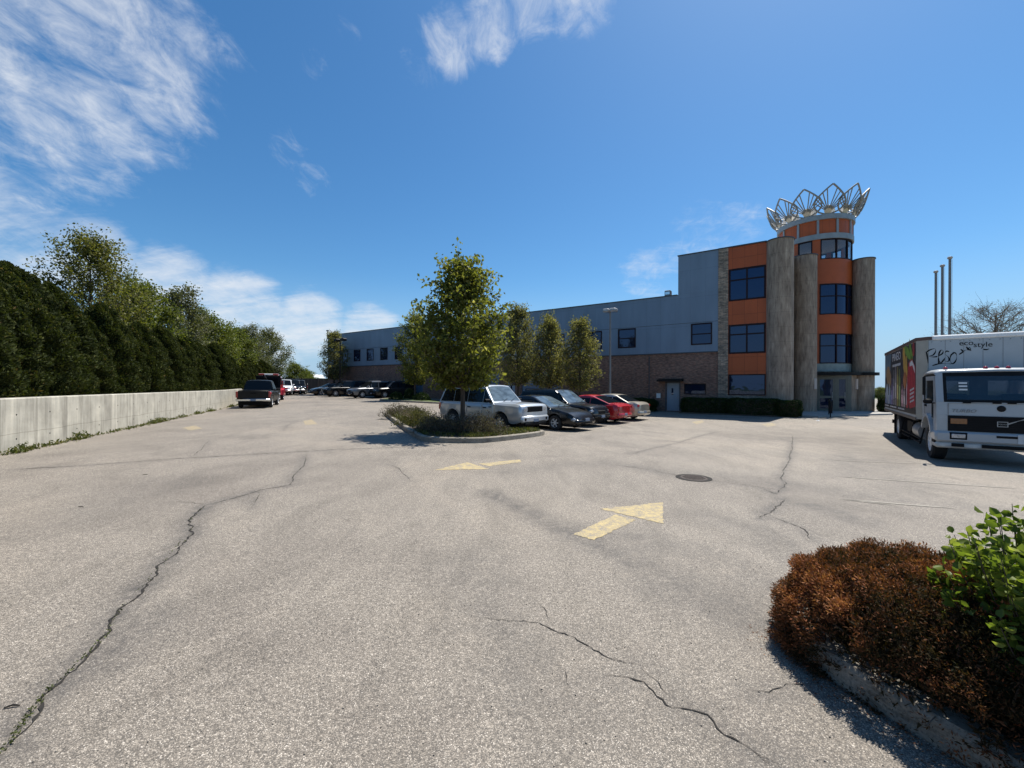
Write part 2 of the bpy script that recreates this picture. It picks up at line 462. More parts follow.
def drum_mat(name, col, cx, cy, n):
    """curved panels with upright joints every 1/n turn round the drum's axis"""
    t = NT(name)
    sx = t.n('ShaderNodeSeparateXYZ'); t.l(t.coord('Object'), sx.inputs[0])
    a = t.math('ARCTAN2', t.math('SUBTRACT', sx.outputs[1], cy), t.math('SUBTRACT', sx.outputs[0], cx))
    j = t.math('PINGPONG', t.math('MULTIPLY', a, n / (2 * math.pi)), .5)
    c = t.ramp(t.noise(t.coord('Object'), 1.5, 4), [(.3, tuple(q * .9 for q in col)), (.7, tuple(q * 1.1 for q in col))])
    c = t.mix(1., c, t.ramp(j, [(0, (.35, .35, .35)), (.03, (1, 1, 1))]), 'MULTIPLY')
    return t.pbr(c, .5)
# ================================================================== GROUND
def poly_dist(P, line):
    """distance of points P (n,2) to a polyline"""
    best = np.full(len(P), 1e9)
    for a, b in zip(line[:-1], line[1:]):
        a = np.array(a[:2]); b = np.array(b[:2]); ab = b - a
        t = np.clip(((P - a) @ ab) / (ab @ ab + 1e-9), 0, 1)
        best = np.minimum(best, np.linalg.norm(P - (a + t[:, None] * ab), axis=1))
    return best

def gpl(pts): return [gp(*p) for p in pts]
CRACKS = [  # photo polylines of the cracks in the asphalt: (width in metres, halo strength, points)
    (.026, .45, [(0, 757), (19, 732), (33, 710), (52, 688), (77, 666), (103, 640), (124, 606), (148, 582), (163, 563), (178, 546), (192, 534), (191, 520), (199, 512), (207, 505)]),
    (.018, .3, [(207, 505), (240, 496), (261, 490), (292, 485), (293, 477), (303, 465), (305, 455)]),
    (.012, .3, [(261, 490), (256, 500), (251, 508)]),
    (.012, .1, [(207, 505), (190, 503), (160, 503)]),
    (.016, .2, [(194, 456), (203, 448), (209, 441)]),
    (.012, .2, [(283, 431), (288, 425), (300, 420)]),
    (.03, .2, [(0, 470.5), (60, 467), (120, 463), (190, 458), (260, 454), (340, 449.5), (417, 446.5)]),
    (.012, .15, [(475, 618), (505, 619), (540, 621.5), (576, 637), (611, 655), (640, 662)]),
    (.016, .25, [(600, 676), (642, 686), (673, 709), (708, 716), (726, 734), (760, 753), (785, 768)]),
    (.008, .15, [(536, 599), (543, 612), (550, 623)]),
    (.008, .2, [(558, 659), (565, 677), (572, 694)]),
    (.007, .15, [(640, 663), (668, 693), (676, 708)]),
    (.022, .4, [(760, 519), (782, 501), (785, 498)]),
    (.018, .3, [(773, 517), (802, 529), (810, 537), (817, 541)]),
    (.020, .4, [(761, 488), (776, 494), (786, 483.5), (780, 477.6), (790, 458.6), (793, 435)]),
    (.020, .25, [(632, 454), (655, 448), (679, 442.5), (700, 436), (717, 432)]),
    (.018, .2, [(600, 463), (640, 468), (682, 476), (732, 483.5), (788, 491)]),
    (.010, .2, [(750, 598), (774, 612), (790, 624)]),
    (.012, .3, [(750, 692), (774, 690), (800, 684), (822, 678)]),
    (.016, .3, [(750, 751), (790, 766)]),
    (.014, .3, [(800, 690), (812, 688)]),
    (.014, .2, [(386, 464), (398, 468), (410, 482)]),
    (.014, .2, [(318, 402), (316, 408), (309, 413)]),
]
STAINS = [  # darker worn tracks and joints: (half width, strength, points)
    (.22, .55, [(488, 492), (520, 508), (560, 528), (600, 545), (640, 566)]),
    (.35, .35, [(585, 530), (650, 540), (720, 560), (780, 590)]),
    (.45, .40, [(640, 560), (690, 590), (740, 610), (790, 640)]),
    (.30, .45, [(786, 500), (820, 508), (860, 520)]),
    (.40, .30, [(505, 472), (560, 466), (610, 463), (690, 476)]),
    (.5, .30, [(690, 472), (740, 478), (800, 486), (900, 500)]),
    (.5, .32, [(838, 437), (845, 455), (850, 476)]),
    (.35, .3, [(700, 515), (760, 530), (800, 560)]),
    (.25, .45, [(100, 660), (125, 640), (140, 620)]),
    (.5, .22, [(0, 540), (90, 510), (180, 480)]),
    (.4, .28, [(470, 560), (500, 640), (560, 700)]),
    (.6, .25, [(900, 440), (880, 470), (930, 500)]),
    (.35, .35, [(655, 441), (668, 441), (678, 442)]),
]
CW = [(w, h, gpl(p)) for w, h, p in CRACKS]
SW = [(w, h, gpl(p)) for w, h, p in STAINS]

def axis(lo, hi, flo, fhi, fine, coarse):
    return np.unique(np.round(np.concatenate([np.arange(lo, flo, coarse), np.arange(flo, fhi, fine), np.arange(fhi, hi + .01, coarse)]), 4))
X = axis(-46, 62, -9, 10, .1, .8); Y = axis(-14, 78, 1, 19, .1, .8)
XX, YY = np.meshgrid(X, Y)
P2 = np.stack([XX.ravel(), YY.ravel()], 1)
st = np.zeros(len(P2))
for w, h, ln in CW:
    st = np.maximum(st, 1.3 * h * np.exp(-(poly_dist(P2, ln) / .13) ** 2))
for w, h, ln in SW:
    st = np.maximum(st, 1.0 * h * np.exp(-(poly_dist(P2, ln) / w) ** 2))
for k in range(26):      # oil drips under the parking stalls and along the drive
    c = np.array([rng.uniform(-8, 14), rng.uniform(9, 26)]); r = rng.uniform(.1, .35)
    st = np.maximum(st, rng.uniform(.2, .5) * np.exp(-(np.linalg.norm(P2 - c, axis=1) / r) ** 2))
V = np.stack([XX.ravel(), YY.ravel(), g(XX, YY).ravel()], 1)
nx, ny = len(X), len(Y)
ii = (np.arange(ny - 1)[:, None] * nx + np.arange(nx - 1)[None]).ravel()
F = np.stack([ii, ii + 1, ii + nx + 1, ii + nx], 1)
me = np_mesh('parking_lot', V, F, M['asphalt'], None, True)
at = me.attributes.new('stain', 'FLOAT', 'POINT'); at.data.foreach_set('value', st.astype(np.float32))
lot = tag(link('parking_lot', me), 'worn grey asphalt of the car park', kind='structure')

b = MB()
rings = [60, 200, 700, 3000]
b.add([(s * x, 10 + s * y, -.6) for s in rings for x, y in ((-1, -1), (1, -1), (1, 1), (-1, 1))],
      [(0, 1, 2, 3)] + [(4 * i + k, 4 * i + (k + 1) % 4, 4 * i + 4 + (k + 1) % 4, 4 * i + 4 + k) for i in range(3) for k in range(4)])
tag(b.build('ground', M['ground']), 'flat green land beyond the lot', kind='structure')
# raised bank the hedge grows on, behind the concrete wall
W0, WD = Vector((-10.85, 8.8)), Vector((-.405, .914)).normalized()
WN = Vector((WD.y, -WD.x))      # towards the lot
def wallp(s, off): return W0 + WD * s + WN * off
b = MB()
pts = []
for s in np.arange(-16, 62, 2.):
    for off, dz in ((-.1, 1.05), (-2.5, 1.05), (-9, .9), (-30, .3)):
        p = wallp(s, off); q = wallp(s, 0)
        pts.append((p.x, p.y, float(g(q.x, q.y)) + dz - .02))
n = 4
b.add(pts, [(i * n + k, (i + 1) * n + k, (i + 1) * n + k + 1, i * n + k + 1) for i in range(len(pts) // n - 1) for k in range(n - 1)])
tag(b.build('hedge_bank', M['soil'], smooth=40), 'earth bank held behind the concrete wall', kind='structure')

def drape(name, quads, mat, dz, label, cat=None, kind=None, n=22, group=None):
    """flat painted shapes laid on the sloping lot"""
    b = MB()
    for q in quads:
        q = [Vector(p) for p in q]
        vs = []
        for i in range(n + 1):
            for j in range(n + 1):
                u, v = i / n, j / n
                p = (q[0] * (1 - u) + q[1] * u) * (1 - v) + (q[3] * (1 - u) + q[2] * u) * v
                if i in (0, n) or j in (0, n): p = p + Vector((random.gauss(0, .009), random.gauss(0, .009), 0))
                vs.append((p.x, p.y, float(g(p.x, p.y)) + dz))
        b.add(vs, [(i * (n + 1) + j, (i + 1) * (n + 1) + j, (i + 1) * (n + 1) + j + 1, i * (n + 1) + j + 1) for i in range(n) for j in range(n)])
    return tag(b.build(name, mat, recalc=False), label, cat, group, kind)

def ribbon(b, ln, w, dz, jag=.0):
    """ragged strip along a polyline on the ground"""
    pts = []
    for a, c in zip(ln[:-1], ln[1:]):
        L = (c - a).length; m = max(2, int(L / (.035 if a.y < 6 else .07)))
        for k in range(m): pts.append(a.lerp(c, k / m))
    pts.append(ln[-1])
    vs, N = [], len(pts)
    wob = 0.
    for i, p in enumerate(pts):
        d = (pts[min(i + 1, N - 1)] - pts[max(i - 1, 0)]); d.z = 0
        d = d.normalized() if d.length > 1e-6 else Vector((1, 0, 0))
        nrm = Vector((-d.y, d.x, 0))
        wob = wob * .86 + random.uniform(-1, 1) * jag
        e = min(1, i / 6., (N - 1 - i) / 6. + .05)
        ww = w * e * (random.uniform(.15, 1.25) if jag else 1.)
        for sgn in (-1, 1):
            q = p + nrm * (wob + sgn * ww * .5)
            vs.append((q.x, q.y, float(g(q.x, q.y)) + dz))
    b.add(vs, [(2 * i, 2 * i + 1, 2 * i + 3, 2 * i + 2) for i in range(N - 1)])
b = MB()
for w, h, ln in CW: ribbon(b, ln, w * .8, .004, .018)
tag(b.build('asphalt_cracks', M['crack'], recalc=False), 'dark cracks running through the asphalt', kind='structure')

# moss growing in the wide crack at the lower left
C = []
ln = CW[0][2]
for a, c in zip(ln[:-1], ln[1:]):
    dens = 1.0 if a.y < 2.35 else (.35 if a.y < 3.2 else .06)
    for k in range(int(600 * dens * (c - a).length + 4)):
        if random.random() < .45 + .3 * math.sin(k * .2): C.append(a.lerp(c, random.random()) + Vector((random.gauss(0, .010), random.gauss(0, .012), random.uniform(.004, .016))))
C = np.array([tuple(c) for c in C])
tag(link('moss', leaves('moss', C, rng.uniform(.008, .02, len(C)), .6, M['moss'], rng.random(len(C)))), 'green moss growing in the wide crack', kind='stuff')

# painted arrows
A = gpl([(574, 534.5), (594, 540.3), (636, 520.3), (615.5, 514.8)]); H = gpl([(600.5, 509), (664, 524), (663, 502.5), (655, 503.2)])
drape('painted_arrow', [A, H], M['yellow'], .004, 'yellow painted arrow on the asphalt, the larger and nearer of the two whole ones', 'road marking')
A = gpl([(478, 463.9), (520, 459.6), (522, 462), (489, 466.2)]); H = gpl([(435, 470), (468, 462.3), (476, 465.2), (490, 469.2)])
drape('painted_arrow', [A, H], M['yellow'], .004, 'flat looking yellow arrow pointing left in front of the tree island', 'road marking')
for px, lab, nm in (([(303, 421), (312, 419.5), (318, 424), (306, 425)], 'faded yellow paint patch in the lane beside the tree island', 'faded_marking'),
                ([(182, 428), (195, 425.5), (202, 428.5), (190, 430.5)], 'faded yellow paint patch on the lane near the concrete wall', 'faded_marking'),
                ([(692, 422), (702, 420.3), (705, 422), (697, 424.4)], 'faded yellow paint patch on asphalt in front of the grey steel door', 'faded_marking'),
                ([(762, 424.5), (772, 423), (777, 425), (768, 427)], 'faded yellow paint patch on asphalt in front of the clipped hedge', 'faded_marking')):
    drape(nm, [gpl(px)], M['faded'], .004, lab, 'road marking', n=10)
b = MB()
for ln in ([(835, 476.4), (900, 480.8), (1023, 489)], [(838, 498.5), (880, 502.5), (960, 509)], [(828, 460), (880, 462.3), (925, 463.5)], [(836, 499), (860, 501.5), (900, 506)], [(912, 549.5), (936, 553.5), (958, 557.5), (1015, 567)]):
    ribbon(b, gpl(ln), .07, .006)
tag(b.build('stall_lines', M['white_line'], recalc=False), 'faded pale lines of the parking stalls', kind='structure')

# drain cover
c = gp(694, 478)
t = thing('manhole_cover', 'round dark iron drain cover set in the asphalt', 'manhole cover', c)
b = MB().lathe([(.0, .012), (.25, .012), (.26, .006), (.26, -.02)], (0, 0, 0), n=32)
for k in range(-5, 6):
    for j in range(-5, 6):
        if k * k + j * j < 24: b.box(k * .045 - .013, k * .045 + .013, j * .045 - .013, j * .045 + .013, .0125, .018)
mm = pm('rusty cast iron', (.055, .04, .033), .75, .2, .4, 25)
b.build('cover', mm, t)
MB().lathe([(.265, -.02), (.265, .008), (.34, .008), (.34, -.02)], (0, 0, 0), n=32).build('rim', M['crack'], t)

# ================================================================== CONCRETE WALL
wl = thing('concrete_wall', 'long pale board formed concrete retaining wall below the hedge', 'wall', (W0.x, W0.y, float(g(W0.x, W0.y))), math.atan2(WD.y, WD.x))
b = MB()
secs = np.arange(-14, 27.1, 1.0)
pts = []
for s in secs:
    p = wallp(s, 0); z0 = float(g(p.x, p.y)) - float(g(W0.x, W0.y))
    for y, z in ((0, z0 - .5), (0, z0 + 1.17), (.02, z0 + 1.19), (.26, z0 + 1.19), (.28, z0 + 1.17), (.28, z0 - .5)):
        pts.append((s, y, z))
k = 6
b.add(pts, [(i * k + j, (i + 1) * k + j, (i + 1) * k + j + 1, i * k + j + 1) for i in range(len(secs) - 1) for j in range(k - 1)] + [tuple(range(k)), tuple((len(secs) - 1) * k + j for j in range(k))])
b.build('wall_face', M['concrete_wall'], wl)
b = MB()        # holes left by the form ties
for i, s in enumerate(np.arange(-12, 27, 1.22)):
    p = wallp(s, 0); z0 = float(g(p.x, p.y)) - float(g(W0.x, W0.y))
    for z in (.28, .82):
        b.lathe([(0, -.004), (.018, -.004), (.018, .01)], (s + .3, 0, z0 + z), 'y', 8)
b.build('tie_hole', M['crack'], wl)
wl.rotation_euler.z = math.atan2(WD.y, WD.x)

# weeds along the foot of the wall: nobody could count them
C, T, AX = [], [], []
for s in np.arange(-6, 26, .02):
    dens = .06 + 1.0 * max(0, math.sin(s * .9) * .5 + math.sin(s * 2.3 + 1) * .6 + math.sin(s * 5.1) * .3) + (.18 if -1 < s < 12 else 0)
    if random.random() < dens * .75:
        p = wallp(s, .10 + abs(random.gauss(0, .07)))
        hgt = .05 + .16 * dens * random.random()
        for k in range(8):
            C.append((p.x + random.gauss(0, .04), p.y + random.gauss(0, .04), float(g(p.x, p.y)) + random.random() * hgt)); T.append(random.random())
            AX.append((random.gauss(0, .5), random.gauss(0, .5), 1))
C = np.array(C)
tag(link('weeds', leaves('weeds', C, rng.uniform(.04, .11, len(C)), .4, M['grass'], np.array(T), np.array(AX), jit=1.2)), 'green weeds sprouting along the foot of the wall', kind='stuff')

# ================================================================== BUILDING
P0 = Vector((12.18, 31.0)); U = Vector((.829, -.56)); IN = Vector((.56, .829))
BROT = math.atan2(U.y, U.x)
def bw(t, y, z=None):
    p = P0 + U * t + IN * y
    return Vector((p.x, p.y, float(g(p.x, p.y)) if z is None else z))
B = thing('office_building', 'long blue grey and brick building with orange panels and round crowned tower', 'building', (P0.x, P0.y, 0), BROT)

def win_unit(par, t0, t1, z0, z1, y=-.03, cols=1, rows=(1.,), fw=.07, name='window', glass=None, depth=.10):
    """window > frame bars with panes; the part is the frame, its pane the sub-part"""
    b = MB()
    b.box(t0, t1, y - .03, y + depth, z0, z0 + fw).box(t0, t1, y - .03, y + depth, z1 - fw, z1)
    b.box(t0, t0 + fw, y - .03, y + depth, z0 + fw, z1 - fw).box(t1 - fw, t1, y - .03, y + depth, z0 + fw, z1 - fw)
    for c in range(1, cols):
        x = t0 + (t1 - t0) * c / cols
        b.box(x - fw * .45, x + fw * .45, y - .02, y + depth * .8, z0 + fw, z1 - fw)
    zz = z0 + fw
    for r in rows[:-1]:
        zz += (z1 - z0 - 2 * fw) * r
        for c in range(cols):
            xa = t0 + (t1 - t0) * c / cols + fw; xb = t0 + (t1 - t0) * (c + 1) / cols - fw
            b.box(xa - fw * .5, xb + fw * .5, y - .018, y + depth * .75, zz - fw * .4, zz + fw * .4)
    f = b.build(name, M['frame'], par)
    MB().box(t0 + fw * .8, t1 - fw * .8, y + .02, y + .035, z0 + fw * .8, z1 - fw * .8).build('pane', glass or M['glass'], f)
    return f

def facade(t0, t1, z0, z1, y0, thick, holes):
    """wall slab with rectangular openings (t0,t1,z0,z1)"""
    xs = sorted({t0, t1, *[h[0] for h in holes], *[h[1] for h in holes]}); zs = sorted({z0, z1, *[h[2] for h in holes], *[h[3] for h in holes]})
    b = MB()
    nx, nz = len(xs), len(zs)
    vs = [(x, y, z) for y in (y0, y0 + thick) for x in xs for z in zs]
    fs = []
    def solid(i, j):
        if i < 0 or j < 0 or i >= nx - 1 or j >= nz - 1: return False
        cx, cz = (xs[i] + xs[i + 1]) / 2, (zs[j] + zs[j + 1]) / 2
        return not any(h[0] < cx < h[1] and h[2] < cz < h[3] for h in holes)
    idx = lambda s, i, j: s * nx * nz + i * nz + j
    for i in range(-1, nx):
        for j in range(-1, nz):
            if solid(i, j):
                fs += [(idx(0, i, j), idx(0, i + 1, j), idx(0, i + 1, j + 1), idx(0, i, j + 1)), (idx(1, i, j), idx(1, i, j + 1), idx(1, i + 1, j + 1), idx(1, i + 1, j))]
            if i + 1 < nx and 0 <= j < nz - 1 and solid(i, j) != solid(i + 1, j):
                fs.append((idx(0, i + 1, j), idx(0, i + 1, j + 1), idx(1, i + 1, j + 1), idx(1, i + 1, j)))
            if j + 1 < nz and 0 <= i < nx - 1 and solid(i, j) != solid(i, j + 1):
                fs.append((idx(0, i, j + 1), idx(0, i + 1, j + 1), idx(1, i + 1, j + 1), idx(1, i, j + 1)))
    return b.add(vs, fs)

LW = -44.65
# openings
wins = [(-41.51 + 2.585 * k, -41.51 + 2.585 * k + 1.32, 4.97, 6.44) for k in range(13)] + [(-7.2, -5.74, 4.95, 6.45), (-4.38, -2.94, 4.93, 6.47), (1.11, 2.52, 4.90, 6.46)]
doors = [(-.62, .30, .05, 2.17)]
low = [(.63, 2.12, 1.30, 2.10)]
gar = [(-29.8, -26.6, .3, 3.0), (-20.3, -16.2, .3, 3.2), (-13.6, -9.6, .2, 3.2)]
side_door = [(-15.3, -14.35, .2, 2.45)]
wall = facade(LW, 2.9, -.8, 4.35, 0, .3, doors + low + gar + side_door).build('brick_wall', M['brick'], B)
facade(LW, 2.9, 4.35, 8.65, -.06, .3, wins).build('metal_wall', M['metal'], B)
facade(.21, 2.9, 8.655, 11.55, -.06, .3, []).build('metal_wall', M['metal2'], B)
b = MB().box(LW, 2.9, -.085, -.062, 4.32, 4.40).box(LW, 2.9, -.068, -.062, 6.455 + .06, 6.485 + .06)  # lower dark strip stands in for the cladding's shadow line, upper is a joint
b.build('cladding_shadow_joint', M['cap'], B)
# other sides and roofs
b = MB().box(LW, LW + .3, .31, 34, -.8, 8.65).box(LW + .3, 9, 33.7, 34, -.8, 8.65).box(5.4, 5.7, 12.5, 33.7, -.8, 8.65)
b.build('rear_wall', M['metal'], B)
MB().box(LW + .3, 5.4, .3, 33.7, 8.2, 8.4).build('roof', M['roof'], B)
b = MB().box(LW - .05, .15, -.11, .32, 8.652, 8.72).box(.16, 2.9, -.11, .32, 11.553, 11.62)
b.build('parapet_cap', M['cap'], B)
b = MB().box(.21, .5, .26, 12, 8.41, 11.55)
b.build('wing_side_wall', M['metal2'], B)
b = MB().box(.5, 6.6, .45, 12, 11.2, 11.35)
b.build('roof', M['roof'], B)
MB().box(.2, 6.6, 12, 12.3, -.5, 11.55).build('rear_wall', M['metal2'], B)
for w in wins: win_unit(B, *w, y=-.05, rows=(.5, .5) if w[0] > -8 else (1.,), fw=.09, glass=M['glass'])
win_unit(B, *low[0], y=.05, fw=.07)
# steel door, dark awning
d = MB().box(-.60, .28, .06, .11, .06, 2.15).build('door', M['grey_door'], B)
MB().box(-.26, -.14, .045, .062, 1.25, 1.75).build('door_glass', M['glass'], d)
MB().box(.14, .2, .02, .06, .98, 1.1).build('handle', M['steel'], d)
b = MB().box(-.70, -.625, -.02, .2, 0, 2.24).box(.305, .38, -.02, .2, 0, 2.24).box(-.70, .38, -.021, .2, 2.18, 2.25)
b.build('door_frame', M['cap'], B)
MB().prism([(-.75, 2.25), (-.75, 2.38), (0, 2.46), (0, 2.25)], -1.15, .60, 'yz').build('awning', M['black'], B)
for gg in gar: MB().box(gg[0], gg[1], .10, .16, gg[2] - .9, gg[3]).build('roller_door', M['blue_door'], B)
s_ = side_door[0]
d = MB().box(s_[0], s_[1], .08, .13, s_[2], s_[3]).build('door', pm('pale blue door', (.30, .36, .42), .45), B)
MB().box(s_[0] + .42, s_[0] + .56, .066, .081, 1.2, 1.95).build('door_glass', M['glass'], d)
# rooftop unit at the step of the roof, pipe, conduit
MB().box(-.85, -.42, .25, .75, 8.725, 9.2, .03).build('rooftop_fixture', M['pole'], B)
MB().box(-.80, -.47, .23, .25, 8.88, 9.08).build('rooftop_lens', M['chrome'], bpy.data.objects['rooftop_fixture'])
MB().tube([(-1.9, -.05, 0), (-1.9, -.05, 4.2)], .03).build('downpipe', M['cap'], B)
MB().box(-1.35, -1.05, -.04, -.004, 1.0, 1.36).build('wall_plate', M['white'], B)
MB().tube([(LW + .15, -.2, 8.4), (LW + .15, -.2, 9.25)], .05).box(LW, LW + .3, -.3, -.1, 9.2, 9.35).build('roof_vent', M['cap'], B)
MB().tube([(-42.3, -.05, 6.5), (-42.3, -.9, 7.1), (-42.3, -.9, 7.6)], .06).box(-42.75, -41.9, -1.2, -.7, 7.55, 7.72).build('wall_floodlight', M['black'], B)

# stone pier, orange bay with three windows
facade(2.905, 3.53, -.5, 11.55, -.10, .4, []).build('stone_pier', M['ledge'], B)
bayw = [(3.56, 5.78, 7.81, 10.05), (3.56, 5.78, 4.15, 6.17), (3.56, 5.78, 1.29, 2.73)]
facade(3.533, 5.81, -.5, 11.55, -.04, .35, bayw).build('orange_panel_wall', M['orange'], B)
win_unit(B, *bayw[0], y=-.03, cols=2, rows=(.66, .34), fw=.11)
win_unit(B, *bayw[1], y=-.03, cols=2, rows=(.68, .32), fw=.11)
win_unit(B, *bayw[2], y=-.03, cols=1, rows=(1.,), fw=.07)
MB().box(2.9, 5.82, -.13, .3, 11.553, 11.63).build('parapet_cap', M['cap'], B)
b = MB().box(3.54, 5.8, -.055, .3, .9, 1.28)
b.build('base_course', M['ledge'], B)
# round columns
def column(t, y, r, z1, name='round_column', z0=-.4):
    c = MB().lathe([(r, z0), (r, z1)], (t, y, 0), n=40).build(name, M['stone'], B, smooth=40)
    MB().lathe([(0, z1 + .06), (r + .05, z1 + .06), (r + .05, z1), (r, z1)], (t, y, 0), n=40).build('column_cap', M['cap'], c, smooth=40)
    return c
column(6.55, .18, .78, 11.5)
MB().box(7.0, 7.3, .5, 12, -.4, 11.45).build('wing_side_wall', M['stone'], B)
column(7.99, 5.2, .77, 11.5)
column(11.70, 8.5, .68, 11.5)
MB().box(7.3, 7.98, 5.3, 12, -.4, 11.3).build('wing_side_wall', M['stone'], B)

# ---- tower
TC = (8.70, 8.8); TR = 2.36
def arc(r0, r1, z0, z1, a0, a1, n=None):
    """curved slab; angles in degrees from the side that faces the lot, positive to the right"""
    n = n or max(2, int(abs(a1 - a0) / 5))
    prof = [(r0, z0), (r1, z0), (r1, z1), (r0, z1), (r0, z0)]
    b = MB()
    vs, fs = [], []
    for k in range(n + 1):
        a = R(a0 + (a1 - a0) * k / n)
        for r, z in prof[:4]:
            vs.append((TC[0] + r * math.sin(a), TC[1] - r * math.cos(a), z))
    for k in range(n):
        for j in range(4):
            fs.append((k * 4 + j, k * 4 + 4 + j, k * 4 + 4 + (j + 1) % 4, k * 4 + (j + 1) % 4))
    fs += [(0, 1, 2, 3), (n * 4 + 3, n * 4 + 2, n * 4 + 1, n * 4)]
    return b.add(vs, fs)
def ringband(r0, r1, z0, z1): return MB().lathe([(r0, z0), (r1, z0), (r1, z1), (r0, z1), (r0, z0)], (TC[0], TC[1], 0), n=64)
ringband(2.15, 2.48, 13.03, 13.42).build('ring_band', M['ring'], B, smooth=30)
ringband(2.15, 2.55, 14.48, 14.84).build('ring_band', M['ring'], B, smooth=30)
M['drum'] = drum_mat('orange drum panels', (.43, .084, .0135), TC[0], TC[1], 36)
ringband(2.20, 2.39, 13.42, 14.48).build('tower_panels', M['drum'], B, smooth=30)
for k in range(12):
    a = -27. + 30. * k
    arc(2.375, 2.465, 13.42, 14.48, a - 1.7, a + 1.7, 1).build('rib', M['ring'], B)
MB().lathe([(0, 14.60), (2.2, 14.60), (2.2, 14.48), (0, 14.48)], (TC[0], TC[1], 0), n=48).build('roof', M['roof'], B)
MB().lathe([(0, 13.2), (2.16, 13.2), (2.16, 13.06), (0, 13.06)], (TC[0], TC[1], 0), n=48).build('ceiling', M['interior'], B)
MB().lathe([(0, 11.50), (2.28, 11.50), (2.28, 11.40), (0, 11.40)], (TC[0], TC[1], 0), n=48).build('floor', M['interior'], B)
# top floor glazing all round: (a0, a1, panes)
def curved_window(a0, a1, z0, z1, divs, rows=(), glass=None, fw=.075):
    d = math.degrees(fw / TR)
    b = MB()
    def put(x): b.add(x.v, x.f)
    put(arc(2.24, 2.385, z0, z0 + fw, a0, a1)); put(arc(2.24, 2.385, z1 - fw, z1, a0, a1))
    cuts = [a0, *divs, a1]
    for i, a in enumerate(cuts):
        lo, hi = (a, a + d) if i == 0 else ((a - d, a) if i == len(cuts) - 1 else (a - d / 2, a + d / 2))
        put(arc(2.245, 2.382, z0 + fw, z1 - fw, lo, hi, 1))
    for zr in rows:
        for p, q in zip(cuts[:-1], cuts[1:]): put(arc(2.25, 2.378, zr - fw * .4, zr + fw * .4, p + d * .9, q - d * .9))
    f = b.build('window', M['frame'], B)
    arc(2.295, 2.31, z0 + fw * .9, z1 - fw * .9, a0 + d * .8, a1 - d * .8).build('pane', glass or M['glass'], f)
sets = [(7, 84, (33, 57)), (93, 116, ()), (126, 148, ()), (157, 212, (176, 194)), (221, 244, ()), (252, 286, (269,)), (295, 323, (304,)), (332, 355, ())]
for a0, a1, dv in sets: curved_window(a0, a1, 11.5, 13.03, dv, glass=M['clear'])
ends = sorted([(s[0], s[1]) for s in sets])
for (p, q), (r_, s_) in zip(ends, ends[1:] + [(ends[0][0] + 360, 0)]):
    arc(2.22, 2.36, 11.5, 13.03, q, r_).build('orange_panel', M['orange_curve'], B)
# lower floors: the curved bay between the columns
def spandrel(z0, z1, mat=None, nm='orange_panel'): return arc(2.18, 2.37, z0, z1, -60, 88, 28).build(nm, mat or M['orange_curve'], B, smooth=30)
spandrel(9.65, 11.5); spandrel(5.90, 7.33)
sp = arc(2.18, 2.355, 3.05, 3.65, -60, 88, 28).build('grey_panel', M['panel'], B, smooth=30)
for z0, z1, rows in ((7.33, 9.65, (8.72,)), (3.65, 5.90, (4.98,))):
    curved_window(6, 85, z0, z1, (33, 57), rows)
    arc(2.18, 2.345, z0, z1, -60, 6).build('orange_panel', M['orange_curve'], B)
    arc(2.18, 2.345, z0, z1, 85, 95).build('orange_panel', M['orange_curve'], B)
MB().lathe([(0, 5.6), (2.15, 5.6), (2.15, 5.5), (0, 5.5)], (TC[0], TC[1], 0), n=32).build('floor', M['interior'], B)
MB().box(7.5, 12.3, 10.6, 10.9, -.4, 11.3).build('rear_wall', M['stone'], B)
ringband(.5, 2.17, 3.0, 3.04).build('ceiling', M['interior'], B)
# entrance canopy, glazed entrance doors, side walls, lamps
arc(2.0, 3.15, 2.76, 2.98, -20, 92, 30).build('canopy', M['black'], B, smooth=30)
arc(2.3, 2.75, -.3, 2.755, 52, 92, 12).build('entrance_wall', M['stone'], B, smooth=30)
arc(2.2, 2.60, -.3, 2.755, -40, -2, 10).build('entrance_wall', M['stone'], B, smooth=30)
ye = 6.55
def entrance_door(t0, t1, nm='entrance_door'):
    fw = .11
    b = MB().box(t0, t1, ye, ye + .1, .02, .28).box(t0, t1, ye, ye + .1, 2.45, 2.6).box(t0, t1, ye - .01, ye + .1, 1.05, 1.22)
    b.box(t0, t0 + fw, ye, ye + .1, .28, 2.45).box(t1 - fw, t1, ye, ye + .1, .28, 2.45)
    f = b.build(nm, M['alu'], B)
    MB().box(t0 + fw, t1 - fw, ye + .04, ye + .055, .28, 2.45).build('pane', M['glass'], f)
    MB().tube([(t1 - fw - .05, ye - .06, .9), (t1 - fw - .05, ye - .06, 1.5)], .02).build('handle', M['steel'], f)
entrance_door(8.88, 9.88); entrance_door(10.02, 10.62, 'entrance_sidelight')
b = MB().box(8.75, 8.88, ye - .02, ye + .15, 0, 2.75).box(9.88, 10.02, ye - .02, ye + .15, 0, 2.75).box(10.62, 10.85, ye - .02, ye + .15, 0, 2.75)
b.box(8.88, 9.88, ye - .02, ye + .15, 2.6, 2.75).box(10.02, 10.62, ye - .02, ye + .15, 2.6, 2.75)
b.build('entrance_frame', M['alu'], B)
MB().lathe([(.7, 2.76), (.95, 2.76), (.95, 2.98), (.7, 2.98), (.7, 2.76)], (11.70, 8.5, 0), n=36).build('canopy', M['black'], B, smooth=30)
def bracket_lamp(a, r):
    arc(r, r + .09, 1.72, 2.5, a - 2.6, a + 2.6, 2).build('wall_lamp', pm('opal lamp glass', (.72, .60, .52), .3, 0, .05), B)
bracket_lamp(66, 2.755)
MB().box(8.58, 8.74, 4.68, 4.86, 1.72, 2.5).build('wall_lamp', bpy.data.materials['opal lamp glass'], B)

